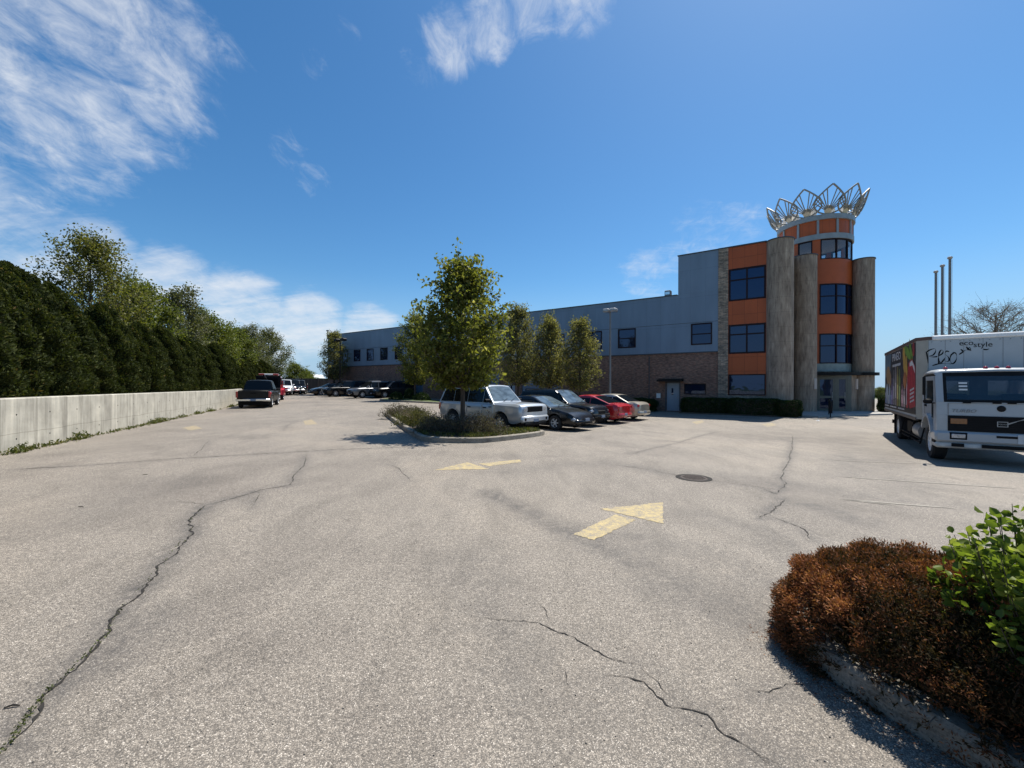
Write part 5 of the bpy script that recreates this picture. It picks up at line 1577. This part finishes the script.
# small illegible lines of writing
bars = []
for x0, x1, z in ((-6.6, -5.6, 1.09), (-5.2, -3.6, 1.09), (-3.2, -1.9, 1.09)):
    x = x0
    while x < x1:
        w = random.uniform(.05, .14); bars.append([(x, z - .025), (x + w, z - .025), (x + w, z + .025), (x, z + .025)]); x += w + .035
x = -4.55
while x < -2.75:
    w = random.uniform(.08, .16); bars.append([(x, 2.62), (x + w, 2.62), (x + w, 2.71), (x, 2.71)]); x += w + .05
for j in range(4):
    x = -.85
    while x < -.2:
        w = random.uniform(.06, .12); bars.append([(x, 1.44 + j * .12 + .12 * x), (x + w, 1.44 + j * .12 + .12 * (x + w)), (x + w, 1.50 + j * .12 + .12 * (x + w)), (x, 1.50 + j * .12 + .12 * x)]); x += w + .04
flat('advert_small_print', bars, .019, sol('advert white', (.62, .60, .60)), gr)

def text(nm, s, size, mat, par, mw, shear=0., thick=.002, xscale=1.):
    cu = bpy.data.curves.new(nm, 'FONT'); cu.body = s; cu.size = size; cu.extrude = thick; cu.shear = shear; cu.resolution_u = 3
    cu.align_x = 'LEFT'
    ob = bpy.data.objects.new(nm, cu); COL.objects.link(ob)
    bpy.context.view_layer.update()
    me = bpy.data.meshes.new_from_object(ob.evaluated_get(bpy.context.evaluated_depsgraph_get()))
    bpy.data.objects.remove(ob); bpy.data.curves.remove(cu)
    me.materials.clear(); me.materials.append(mat)
    o = link(nm, me, par); o.matrix_local = mw @ Matrix.Diagonal((xscale, 1, 1, 1)); return o
SIDE = lambda x, z, y=0.: Matrix.Translation((x, -y, Z(z))) @ Matrix(((1, 0, 0, 0), (0, 0, -1, 0), (0, 1, 0, 0), (0, 0, 0, 1)))
# on the front, text runs along +y, up is +z, facing +x
FRONT = lambda y, z, x: Matrix.Translation((x, y, Z(z))) @ Matrix(((0, 0, 1, 0), (1, 0, 0, 0), (0, 1, 0, 0), (0, 0, 0, 1)))
text('advert_name', 'PINEO', .42, sol('advert lettering', (.66, .64, .64)), gr, SIDE(-4.7, 2.84, .012), xscale=1.65)

# spray can scrawl "Reso", drawn as strokes (y, z) on the front wall
def strokes(nm, lines, w):
    b = MB()
    for ln in lines:
        P = [Vector((y, z)) for y, z in ln]
        S = []
        for i in range(len(P) - 1):
            p0, p1, p2, p3 = P[max(i - 1, 0)], P[i], P[i + 1], P[min(i + 2, len(P) - 1)]
            for t in np.linspace(0, 1, 6, endpoint=False):
                S.append(.5 * ((2 * p1) + (p2 - p0) * t + (2 * p0 - 5 * p1 + 4 * p2 - p3) * t * t + (3 * p1 - p0 - 3 * p2 + p3) * t ** 3))
        S.append(P[-1])
        vs = []
        for i, p in enumerate(S):
            d = (S[min(i + 1, len(S) - 1)] - S[max(i - 1, 0)])
            d = d.normalized() if d.length > 1e-6 else Vector((1, 0))
            nn = Vector((-d.y, d.x)) * w * .5 * (.7 + .5 * math.sin(i * .35))
            vs += [(.2275, p.x + nn.x, Z(p.y + nn.y)), (.2275, p.x - nn.x, Z(p.y - nn.y))]
        b.add(vs, [(2 * i, 2 * i + 1, 2 * i + 3, 2 * i + 2) for i in range(len(S) - 1)])
    return b.build(nm, M['black'], T, recalc=False)
def fz(zx, zy):   # zoomed-photo coordinates of the scrawl -> front-wall (y, z)
    px, py = 910 + zx / 8.98, 320 + zy / 8.98
    s = (px - 512) / FPX
    a = TO + TF * .2275
    y = (s * a.y - a.x) / (TL.x - s * TL.y)
    Y = a.y + TL.y * y
    return y, EYE - (py - (HOR + (px - 512) * .0035)) * Y / FPX
def fl_(pts): return [fz(*p) for p in pts]
strokes('graffiti', [fl_([(145, 285), (155, 330), (162, 390)]), fl_([(145, 290), (180, 268), (222, 258), (228, 285), (205, 315), (170, 325), (205, 332), (245, 328)]),
                     fl_([(262, 320), (290, 300), (296, 278), (278, 270), (260, 300), (258, 345), (275, 385), (300, 360), (318, 335)]),
                     fl_([(350, 285), (325, 280), (315, 305), (345, 335), (350, 365), (322, 372), (305, 355)]),
                     fl_([(395, 295), (368, 315), (360, 355), (375, 392), (402, 378), (418, 340), (412, 302), (390, 293), (380, 300)]),
                     fl_([(200, 410), (250, 395), (310, 390), (370, 395)]), fl_([(255, 340), (258, 392)])], .030)
strokes('leaf_mark', [fl_([(440, 310), (470, 290), (500, 270), (550, 275)]), fl_([(455, 262), (480, 285)]), fl_([(505, 240), (520, 258), (535, 245), (545, 262)]), fl_([(510, 262), (545, 268)]), fl_([(655, 262), (685, 266), (710, 258)])], .030)

e_, s__ = fz(438, 229), fz(566, 244)
text('lettering', 'eco', .20, M['black'], T, FRONT(e_[0], e_[1], .228), 0, .003, .98)
text('lettering', 'style', .20, M['black'], T, FRONT(s__[0], s__[1], .228), 0, .003, 1.0)
# ---- cab (local x forwards from the box, y to the photo's right)
c0, c1, cy0, cy1 = .38, 2.12, .08, 2.32
cyc = (cy0 + cy1) / 2
tw = M['truckwhite']
b = MB()
# roof with rounded edges
rp = [(c0, 2.20), (c0 + .06, 2.27), (c0 + .3, 2.31), (1.62, 2.31), (1.86, 2.28), (1.93, 2.22)]
vs = []
for x, z in rp:
    for y, dz in ((cy0, -.10), (cy0 + .04, -.04), (cy0 + .12, 0), (cyc, .02), (cy1 - .12, 0), (cy1 - .04, -.04), (cy1, -.10)): vs.append((x, y, Z(z + dz)))
n = 7
b.add(vs, [(i * n + j, (i + 1) * n + j, (i + 1) * n + j + 1, i * n + j + 1) for i in range(len(rp) - 1) for j in range(n - 1)])
roof = b.build('cab_roof', tw, T, smooth=45)
sm_ = roof.modifiers.new('thick', 'SOLIDIFY'); sm_.thickness = .03
# side walls with a window opening, and back wall with two openings
def cab_side(y0, y1, nm='cab_side'):
    b = MB()
    b.prism([(c0, .98), (c0, 2.2), (.62, 2.2), (.62, .98)], y0, y1, 'xz') if False else None
    def pr(p): b.prism([(x, Z(z)) for x, z in p], y0, y1, 'xz')
    pr([(c0, 1.0), (.72, 1.0), (.72, 2.13), (c0, 2.13)])
    pr([(.72, 1.0), (1.98, 1.0), (1.98, 1.46), (.72, 1.46)])
    pr([(.72, 2.02), (1.88, 2.02), (1.865, 2.13), (.72, 2.13)])
    pr([(1.80, 1.46), (2.03, 1.46), (1.93, 2.02), (1.75, 2.02)])
    pr([(1.98, .62), (2.14, .62), (2.10, 1.46), (1.98, 1.46)])
    pr([(1.72, .62), (1.98, .62), (1.98, 1.0), (1.78, 1.0)])
    o = b.build(nm, tw, T)
    MB().add([(.72, (y0 + y1) / 2, Z(1.46)), (1.80, (y0 + y1) / 2, Z(1.46)), (1.75, (y0 + y1) / 2, Z(2.02)), (.72, (y0 + y1) / 2, Z(2.02))], [(0, 1, 2, 3)]).build('side_window', M['clear'], o)
    return o
cs = cab_side(cy0, cy0 + .05); cab_side(cy1 - .05, cy1)
d = MB()
for (a, c, e, f) in ((.72, .735, 1.02, 2.05), (1.80, 1.812, 1.02, 1.46)): d.box(a, c, cy0 - .004, cy0 + .002, Z(e), Z(f))
d.build('door_seam', M['black'], cs)
MB().box(.80, 1.0, cy0 - .03, cy0 + .01, Z(1.30), Z(1.36), .01).build('door_handle', M['plastic'], cs)
MB().add([(1.60, cy0 - .005, Z(1.02)), (1.76, cy0 - .005, Z(1.02)), (1.74, cy0 - .005, Z(1.42)), (1.60, cy0 - .005, Z(1.42))], [(0, 1, 2, 3)]).build('kerb_window', M['carglass'], cs)
b = MB()
for (y0, y1, z0, z1) in ((cy0 + .05, cy1 - .05, 1.0, 1.62), (cy0 + .05, cy1 - .05, 2.02, 2.2), (cy0 + .05, .32, 1.62, 2.02), (1.02, 1.36, 1.62, 2.02), (2.08, cy1 - .05, 1.62, 2.02)): b.box(c0, c0 + .05, y0, y1, Z(z0), Z(z1))
bw_ = b.build('cab_back', pm('cab lining', (.055, .06, .075), .8), T)
for y0, y1 in ((.32, 1.02), (1.36, 2.08)): MB().box(c0 + .02, c0 + .03, y0, y1, Z(1.62), Z(2.02)).build('rear_window', M['clear'], bw_)
# front: frame round the windscreen, panel below
def fx_at(z): return float(np.interp(z, [.6, 1.40, 1.47, 2.22], [2.15, 2.13, 2.11, 1.93]))
def fpanel(nm, y0, y1, z0, z1, mat, off=0., par=None, th=.03):
    b = MB()
    v = []
    for z in (z0, z1):
        for y in (y0, y1):
            for dx in (-th, 0): v.append((fx_at(z) + off + dx, y, Z(z)))
    b.add(v, [(0, 1, 3, 2), (4, 6, 7, 5), (0, 4, 5, 1), (2, 3, 7, 6), (1, 5, 7, 3), (0, 2, 6, 4)])
    return b.build(nm, mat, par or T)
fp = fpanel('front_panel', cy0, cy1, 1.125, 1.455, tw)
fpanel('front_lower_panel', cy0, cy1, .62, 1.12, tw)
fpanel('windscreen_pillar', cy0, cy0 + .15, 1.457, 2.22, tw); fpanel('windscreen_pillar', cy1 - .15, cy1, 1.457, 2.22, tw)
ws = fpanel('windscreen', cy0 + .15, cy1 - .15, 1.475, 2.19, M['clear'], -.005, th=.01)
b = MB()
fpanel('windscreen_seal', cy0 + .14, cy0 + .20, 1.46, 2.21, M['black'], .004); fpanel('windscreen_seal', cy1 - .20, cy1 - .14, 1.46, 2.21, M['black'], .004)
fpanel('windscreen_seal', cy0 + .20, cy1 - .20, 1.46, 1.52, M['black'], .004); fpanel('windscreen_seal', cy0 + .20, cy1 - .20, 2.12, 2.21, M['black'], .004)
for k, (y, z) in enumerate(((.50, 1.92), (.50, 1.84), (.50, 1.755))): fpanel('sticker', y, y + .15, z, z + .04, M['white'], .006, ws, .002)
for y in (.55, 1.06, 1.3, 1.75): fpanel('wiper', y, y + .14, 1.43, 1.475, M['plastic'], .03, th=.04)
MB().tube([(fx_at(1.45) + .03, .62, Z(1.455)), (fx_at(1.49) + .03, 1.18, Z(1.495))], .010, 5).tube([(fx_at(1.45) + .03, 1.3, Z(1.455)), (fx_at(1.49) + .03, 1.95, Z(1.495))], .010, 5).build('wiper', M['plastic'], T)
fpanel('dashboard', cy0 + .08, cy1 - .08, 1.12, 1.50, M['plastic'], -.10, th=.35)
for y in (.45, 1.55):
    s_ = MB().box(.55, 1.0, y, y + .5, Z(1.0), Z(1.35), .05).box(.50, .66, y, y + .5, Z(1.3), Z(1.66), .05).build('seat', M['plastic'], T)
MB().box(c0, 2.08, cy0 + .06, cy1 - .06, Z(.94), Z(1.0)).build('cab_floor', M['plastic'], T)
b = MB()
for (y0, y1, z0, z1) in ((.29, .30, 1.13, 1.43), (.29, 2.12, 1.425, 1.432)): 
    b.box(fx_at(z0) - .02, fx_at(z0) + .004, y0, y1, Z(z0), Z(z1))
b.build('panel_joint', M['pole'], fp)
fpanel('grille', .285, 2.12, .725, 1.115, M['plastic'], .014)
gobj = bpy.data.objects['grille'] if False else None
b = MB()
for k in range(8): b.box(2.155, 2.165, .46, 1.95, Z(.75 + k * .045), Z(.765 + k * .045))
b.build('grille_bar', M['black'], T)
for y0, y1 in ((.33, .62), (1.79, 2.08)): fpanel('turn_signal', y0, y1, .91, 1.04, M['amber'], .03)
text('lettering', 'TURBO', .115, M['pole'], T, FRONT(.34, 1.20, fx_at(1.25) + .006), .3, xscale=1.15)
MB().lathe([(0, .02), (.055, .018), (.075, .004), (.075, -.02)], (fx_at(1.31), 1.20, Z(1.31)), 'x', 20).build('emblem', M['black'], T, smooth=30)
# square badge with a diagonal bar across the grille
b = MB()
for (y0, y1, z0, z1) in ((1.12, 1.30, .985, 1.0), (1.12, 1.30, .87, .885), (1.12, 1.135, .885, .985), (1.285, 1.30, .885, .985)): b.box(2.166, 2.178, y0, y1, Z(z0), Z(z1))
b.add([(2.170, 1.302, Z(.93)), (2.170, 1.302, Z(.965)), (2.170, 1.70, Z(1.11)), (2.170, 1.62, Z(1.11))], [(0, 1, 2, 3)])
b.build('grille_badge', M['steel'], T)
text('lettering', 'VOLVO', .05, M['steel'], T, FRONT(1.137, .918, 2.172), 0, xscale=.85)
# bumper
bp = MB().box(1.62, 2.22, cy0 - .04, cy1 + .04, Z(.44), Z(.715), .05).build('bumper', tw, T, smooth=40)
MB().box(1.62, 2.20, cy0 - .03, cy1 + .03, Z(.29), Z(.436), .04).build('bumper', pm('bumper lower cream', (.48, .48, .46), .5), T, smooth=40)
for y0 in (.30, 1.80):
    h = MB().box(2.19, 2.228, y0, y0 + .32, Z(.51), Z(.695), .015).build('headlight_housing', M['plastic'], T)
    MB().box(2.20, 2.236, y0 + .03, y0 + .29, Z(.545), Z(.665), .02).build('headlight', M['lamp'], h, smooth=40)
MB().box(2.20, 2.226, .34, .56, Z(.335), Z(.42)).box(2.20, 2.226, .86, 1.9, Z(.335), Z(.42)).box(2.20, 2.226, 1.10, 1.44, Z(.60), Z(.655)).build('bumper_slot', M['plastic'], bp)
pl = MB().box(2.215, 2.235, 1.44, 1.80, Z(.485), Z(.70)).build('licence_plate', pm('pale plate', (.52, .54, .55), .5), T)
text('plate_number', 'NT', .12, M['pole'], pl, FRONT(1.54, .52, 2.236))
# wheel arch fenders and steps
for s, y in ((-1, cy0), (1, cy1)):
    b = MB()
    A = [R(t) for t in range(15, 171, 12)]
    ro, ri = .63, .55
    cxw, czw = 1.20, .48
    pr = [(cxw + ro * math.cos(a), Z(czw + ro * math.sin(a))) for a in A] + [(cxw + ri * math.cos(a), Z(czw + ri * math.sin(a))) for a in A[::-1]]
    b.prism(pr, y + s * .06, y - s * .30, 'xz')
    b.build('fender', tw, T, smooth=40)
    MB().box(1.78, 2.1, y - .03, y + .03, Z(.40), Z(.62)).build('step', M['plastic'], T)
    # mirror on a tubular frame
    m_ = MB().tube([(1.98, y, Z(2.14)), (2.02, y + s * .20, Z(2.14)), (2.02, y + s * .20, Z(1.42)), (1.98, y, Z(1.42))], .015, 6).build('mirror_frame', M['plastic'], T)
    MB().box(1.96, 2.03, y + s * .21 - .03, y + s * .21 + .03, Z(1.62), Z(2.12), .02).box(1.94, 2.05, y + s * .14 - .09, y + s * .14 + .09, Z(1.40), Z(1.53), .04).build('mirror', M['plastic'], m_, smooth=40)
    MB().box(1.955, 1.959, y + s * .21 - .025, y + s * .21 + .025, Z(1.66), Z(2.08)).build('mirror_back', M['carglass'], m_)
for y in (.30, 1.01, 1.20, 1.39, 2.10):
    MB().lathe([(0, .07), (.03, .06), (.045, .03), (.048, 0), (0, 0)], (1.80, y, Z(2.30)), 'z', 12).build('roof_lamp', M['tail'], T, smooth=50)
# chassis, wheels, tanks
MB().box(-6.6, 1.9, .75, 1.0, Z(.6), Z(.86)).box(-6.6, 1.9, 1.45, 1.7, Z(.6), Z(.86)).box(.0, 1.9, .5, 1.9, .45, Z(.93)).build('chassis', M['plastic'], T)
for x in (1.20, -4.2):
    for s, y in ((-1, .24), (1, BWd - .24)):
        wheel(T, x, y, .48, .28, s, .58, 8, M['white'])
        if x < 0: wheel(T, x, y - s * .31, .48, .28, s, .58, 8, M['white'])
MB().tube([(-.3, .35, .60), (-1.3, .35, .60)], .26, 18).build('fuel_tank', M['steel'], T, smooth=40)
MB().box(-2.6, -1.5, .15, .65, .42, .84, .03).build('tool_box', M['plastic'], T)
for s in (.12, BWd - .12): MB().box(-4.9, -4.87, s - .22 if s > 1 else s - .05, s + .05 if s > 1 else s + .5, .16, Z(.9)).build('mud_flap', M['plastic'], T)
MB().box(-6.6, -6.5, .2, BWd - .2, .45, .6).build('rear_underride_bar', M['plastic'], T)
b = MB()
for z in (.30, .42): b.tube([(-3.4, .10, z), (.0, .10, z)], .022, 6)
for x in (-3.3, -1.5, .2): b.tube([(x, .06, .28), (x, .2, Z(.86))], .02, 6)
b.build('side_guard', M['plastic'], T)

# ================================================================== POLES, FENCE, SMALL THINGS
p = at_local(610, 5.6)
t = thing('lamp_post', 'tall lamp post with two box heads in front of the brick wall', 'lamp post', p, BROT)
MB().tube([(0, 0, 0), (0, 0, 6.95)], [.085, .06], 10).build('pole', M['pole'], t, smooth=40)
MB().lathe([(0, .5), (.2, .5), (.22, .45), (.22, -.1)], (0, 0, 0), n=16).build('base', M['kerb'], t, smooth=30)
MB().tube([(-.2, 0, 6.93), (.2, 0, 6.93)], .035).build('arm', M['pole'], t)
for s in (-1, 1):
    h = MB().box(s * .24 - .20, s * .24 + .20, -.28, .28, 6.88, 7.12, .05).build('lamp_head', M['steel'], t)
    MB().box(s * .24 - .15, s * .24 + .15, -.21, .21, 6.862, 6.879).build('lens', M['lamp'], h)
    h.rotation_euler.x = 0
p = at_local(340, 4.2)
t = thing('lamp_post', 'distant lamp post with floodlights beside the far conical tree', 'lamp post', p, BROT)
zt = EYE + 49.5 * p.y / FPX - p.z
MB().tube([(0, 0, 0), (0, 0, zt - .3)], [.09, .06], 8).build('pole', M['black'], t)
MB().tube([(-.7, 0, zt - .35), (.7, 0, zt - .35)], .05).build('arm', M['black'], t)
for s in (-1, 1): MB().box(s * .65 - .28, s * .65 + .28, -.25, .25, zt - .5, zt - .2, .05).build('lamp_head', M['black'], t)

for px, ytop, d, lab in ((935.5, 272, 36, 'bare flagpole, shortest of the three behind the truck'), (942, 266, 34.6, 'bare flagpole in the middle of the three behind the truck'), (949.5, 258, 33.2, 'bare flagpole, tallest of the three behind the truck')):
    p = at(px, d, -.3)
    zt = EYE + (388.3 - ytop) * d / FPX + .3
    t = thing('flagpole', lab, 'flagpole', p, 0, 'flagpoles behind the truck')
    MB().tube([(0, 0, 0), (0, 0, zt)], [.10, .085], 12).build('pole', M['pole'], t, smooth=40)
    MB().lathe([(0, .16), (.13, .12), (.17, .05), (.15, -.03), (.11, -.06)], (0, 0, zt), n=12).build('truck_cap', M['steel'], t, smooth=40)
    MB().tube([(.13, -.06, .8), (.13, -.06, zt - .1)], .012, 4).build('halyard', M['white'], t)
    MB().lathe([(.3, -.1), (.3, .1), (.16, .16), (0, .16)], (0, 0, 0), n=16).build('base', M['kerb'], t)

# board fence at the end of the lane
fa, fb = Vector((-39, 60.5)), Vector((-17.5, 62.0))
fd = (fb - fa); fl_n = fd.length; fd.normalize()
z0 = float(g(-28, 61))
t = thing('board_fence', 'tall dark board fence closing the far end of the lane', 'fence', (fa.x, fa.y, z0), math.atan2(fd.y, fd.x))
for k in range(int(fl_n / 2.6)):
    MB().box(k * 2.6 + .08, k * 2.6 + 2.52, 0, .05, .12, 2.2).build('panel', M['wood'], t)
for k in range(int(fl_n / 2.6) + 1): MB().box(k * 2.6 - .06, k * 2.6 + .06, -.06, .1, -.3, 2.28).build('post', M['pole'] if k == 5 else M['wood'], t)
MB().box(0, fl_n, -.10, .14, -.5, .10).build('base_kerb', M['kerb'], t)
p = at(317, 120, -.4)
t = thing('white_shed', 'small bright white building far beyond the board fence', 'building', p, -.3)
MB().box(-.9, .9, -2, 2, 0, 4.6).build('wall', M['white'], t)
MB().prism([(-1.05, 4.6), (1.05, 4.6), (0, 5.6)], -2.1, 2.1, 'xz').build('roof', M['white'], t)
# black handrail by the entrance
p = at(830.5, 25.6)
t = thing('handrail', 'black metal handrail post beside the entrance walk', 'handrail', p, BROT)
b = MB()
for k, y in enumerate((0, 1.3)): b.tube([(0, y, 0), (0, y, 1.0)], .03, 8)
b.build('post', M['black'], t)
MB().tube([(0, -.28, .62), (0, -.22, .95), (0, 0, 1.08), (0, 1.3, 1.08), (0, 1.55, .95)], .032, 8).tube([(0, 0, .55), (0, 1.3, .55)], .02, 6).build('rail', M['black'], t, smooth=50)
MB().box(-.10, .10, -.02, .02, .25, 1.0, .01).build('sign_panel', M['black'], t)
# white wheel stop / paper scrap by the walk
for px, py, s, lab in ((818, 421, .09, 'small scrap of white litter lying by the entrance walk'), (381.5, 419.5, .16, 'small pale stone lying beside the island kerb')):
    p = gp(px, py)
    r_ = random.Random(px)
    b = MB().lathe([(0, .06), (s * .6, .045), (s, .015), (s * .9, 0)], (0, 0, 0), n=9)
    b.v = [(x * (1 + r_.uniform(-.2, .2)), y * (1 + r_.uniform(-.2, .2)), z * (1 + r_.uniform(-.2, .2))) for x, y, z in b.v]
    o = b.build('litter_scrap' if px > 500 else 'loose_stone', M['white'] if px > 500 else M['kerb'], loc=p)
    tag(o, lab, 'litter' if px > 500 else 'stone')
# twigs lying on the lot
for k, (a, c, lab) in enumerate((((5, 709), (21, 706.5), 'short dark twig lying left of the wide crack'), ((143, 475), (148, 475), 'small dark leaf scrap on the lane'), ((79, 507), (84, 507.5), 'tiny dark scrap alone on the open asphalt'))):
    p, q = gp(*a), gp(*c)
    o = MB().tube([(0, 0, .006), tuple((q - p) * .5 + Vector((0, .006, .012))), tuple((q - p) + Vector((0, 0, .006)))], [.004, .005, .003], 6).build('twig', M['crack'], loc=p)
    tag(o, lab, 'twig')

# ================================================================== CAMERA, LIGHT, SKY
cam = bpy.data.cameras.new('camera'); co = bpy.data.objects.new('camera', cam); COL.objects.link(co)
cam.sensor_width = 36; cam.lens = 36 * FPX / 1024; cam.shift_y = 3 / 1024.; cam.clip_end = 8000; cam.clip_start = .05
co.location = (0, 0, EYE)
co.rotation_euler = (R(90), 0, 0)
co.rotation_euler = (Matrix.Rotation(R(90), 3, 'X') @ Matrix.Rotation(R(.2), 3, 'Z')).to_euler()
SC.camera = co

AZ, EL = 44., 61.5
sv = Vector((math.cos(R(EL)) * math.sin(R(AZ)), math.cos(R(EL)) * math.cos(R(AZ)), math.sin(R(EL))))
sl = bpy.data.lights.new('sun', 'SUN'); so = bpy.data.objects.new('sun', sl); COL.objects.link(so)
sl.energy = 4.7; sl.angle = R(.53); sl.color = (1, .955, .88)
so.rotation_euler = (-sv).to_track_quat('-Z', 'Y').to_euler(); so.location = sv * 50

w = bpy.data.worlds.new('World'); SC.world = w; w.use_nodes = True
nt = w.node_tree; nt.nodes.clear()
def N(t, **k):
    n = nt.nodes.new(t)
    for a, v in k.items(): setattr(n, a, v)
    return n
def Lk(a, b): nt.links.new(a, b)
def MA(op, a, b=0., clamp=False):
    n = N('ShaderNodeMath', operation=op, use_clamp=clamp)
    for s, v in ((n.inputs[0], a), (n.inputs[1], b)):
        if isinstance(v, (int, float)): s.default_value = v
        else: Lk(v, s)
    return n.outputs[0]
sky = N('ShaderNodeTexSky', sky_type='NISHITA'); sky.sun_disc = False; sky.sun_elevation = R(EL); sky.sun_rotation = R(AZ)
sky.altitude = 200; sky.air_density = 1.0; sky.dust_density = .6; sky.ozone_density = 2.2
tc = N('ShaderNodeTexCoord').outputs['Generated']
sx = N('ShaderNodeSeparateXYZ'); Lk(tc, sx.inputs[0])
den = MA('ADD', MA('MAXIMUM', sx.outputs[2], 0.), .28)
cv = N('ShaderNodeCombineXYZ'); Lk(MA('DIVIDE', sx.outputs[0], den), cv.inputs[0]); Lk(MA('DIVIDE', sx.outputs[1], den), cv.inputs[1])
def fbm(scale, detail, rough, dist, st=(1, 1, 1), rot=0.):
    mp = N('ShaderNodeMapping'); mp.inputs['Scale'].default_value = st; mp.inputs['Rotation'].default_value = (0, 0, rot); Lk(cv.outputs[0], mp.inputs[0])
    n = N('ShaderNodeTexNoise'); n.inputs['Scale'].default_value = scale; n.inputs['Detail'].default_value = detail; n.inputs['Roughness'].default_value = rough; n.inputs['Distortion'].default_value = dist
    Lk(mp.outputs[0], n.inputs['Vector']); return n.outputs['Fac']
f1 = fbm(5.2, 10, .64, .5, (1, .8, 1), R(25)); f2 = fbm(17., 9, .68, .7, (1, .65, 1), R(25))
f3 = fbm(3.6, 10, .64, .4, (.45, 1.5, 1), R(-8))
clumpy = MA('ADD', MA('MULTIPLY', f1, .62), MA('MULTIPLY', f2, .38))
def dirpx(px, py):
    v = Vector(((px - 512) / FPX, 1, (HOR - py) / FPX)).normalized(); return v
def blobs(lst):
    acc = None
    for px, py, r0, r1, s in lst:
        d = N('ShaderNodeVectorMath', operation='DOT_PRODUCT'); Lk(tc, d.inputs[0]); d.inputs[1].default_value = dirpx(px, py)
        mr = N('ShaderNodeMapRange', interpolation_type='SMOOTHSTEP'); Lk(d.outputs['Value'], mr.inputs[0])
        mr.inputs[1].default_value = math.cos(R(r1)); mr.inputs[2].default_value = math.cos(R(r0)); mr.inputs[3].default_value = 0; mr.inputs[4].default_value = s
        acc = mr.outputs[0] if acc is None else MA('MAXIMUM', acc, mr.outputs[0])
    return acc
mA_ = blobs([(45, 30, 6, 20, 1.), (90, 115, 3, 11, .95), (30, 100, 3, 11, .9), (120, 165, 1, 6, .75), (175, 35, 2, 9, .8), (-80, 60, 8, 20, .9), (140, 70, 2, 8, .8)])
mB_ = blobs([(450, 44, .5, 5.5, .95), (490, 22, .5, 5.5, .95), (530, 2, .5, 5.5, .95), (425, 58, .1, 6, .72), (315, 62, .1, 3.2, .66), (283, 150, .1, 4, .66), (300, 160, .1, 3, .6), (312, 182, .1, 4, .66), (195, 137, .1, 3.4, .62), (345, 30, .1, 3.2, .6), (575, -25, 2, 8, .9), (330, 40, .3, 2, .45)])
mC_ = blobs([(20, 243, 2, 7, .9), (90, 258, 2, 6.5, .95), (170, 283, 2, 6.5, .95), (240, 305, 2, 7, 1.), (310, 325, 2, 6.5, 1.), (370, 334, 2, 6, 1.), (420, 343, 1, 4.5, .85), (250, 340, 3, 9, 1.), (-60, 235, 4, 10, .9)])
mD_ = blobs([(690, 240, 1, 9, .72), (740, 226, 1, 6, .74), (645, 274, 1, 6, .8), (600, 262, 1, 7, .35), (900, 150, 1, 8, .25), (940, 205, .5, 4, .40), (880, 190, 1, 6, .45), (560, 295, 1, 6, .35)])
def cover(noise, mask, lo, hi):
    v = MA('ADD', noise, MA('MULTIPLY', MA('SUBTRACT', mask, 1.), .62))
    mr = N('ShaderNodeMapRange', interpolation_type='SMOOTHSTEP'); Lk(v, mr.inputs[0]); mr.inputs[1].default_value = lo; mr.inputs[2].default_value = hi
    return mr.outputs[0]
cov = MA('MAXIMUM', MA('MAXIMUM', cover(clumpy, mA_, .34, .74), cover(MA('ADD', MA('MULTIPLY', f2, .62), MA('MULTIPLY', f1, .38)), mB_, .26, .78)), MA('MAXIMUM', cover(MA('ADD', MA('MULTIPLY', f3, .75), MA('MULTIPLY', f2, .25)), mC_, .22, .70), cover(MA('ADD', MA('MULTIPLY', f3, .6), MA('MULTIPLY', f2, .4)), mD_, .26, .72)))
mx = N('ShaderNodeMix', data_type='RGBA'); Lk(MA('MULTIPLY', cov, .88), mx.inputs[0])
hs = N('ShaderNodeHueSaturation'); hs.inputs['Saturation'].default_value = 1.17; hs.inputs['Value'].default_value = .80
st_ = N('ShaderNodeMix', data_type='RGBA', blend_type='MULTIPLY'); st_.inputs[0].default_value = 1; st_.inputs[7].default_value = (.80, .97, 1.05, 1); Lk(sky.outputs[0], st_.inputs[6]); Lk(st_.outputs[2], hs.inputs['Color'])
hz_ = N('ShaderNodeMapRange', interpolation_type='SMOOTHSTEP'); Lk(sx.outputs[2], hz_.inputs[0]); hz_.inputs[1].default_value = .26; hz_.inputs[2].default_value = -.02; hz_.inputs[3].default_value = 0; hz_.inputs[4].default_value = .92
hm = N('ShaderNodeMix', data_type='RGBA'); Lk(hz_.outputs[0], hm.inputs[0]); Lk(hs.outputs[0], hm.inputs[6]); hm.inputs[7].default_value = (2.45, 3.6, 5.0, 1)
Lk(hm.outputs[2], mx.inputs[6]); mx.inputs[7].default_value = (5.2, 5.45, 5.8, 1)
bg = N('ShaderNodeBackground'); bg.inputs['Strength'].default_value = .10; Lk(mx.outputs[2], bg.inputs['Color'])
ow = N('ShaderNodeOutputWorld'); Lk(bg.outputs[0], ow.inputs['Surface'])

SC.view_settings.view_transform = 'Standard'; SC.view_settings.look = 'None'; SC.view_settings.gamma = 1; SC.view_settings.use_curve_mapping = False
SC.view_settings.exposure = 0.66
SC.cycles.use_denoising = True
SC.cycles.max_bounces = 8; SC.cycles.transparent_max_bounces = 12
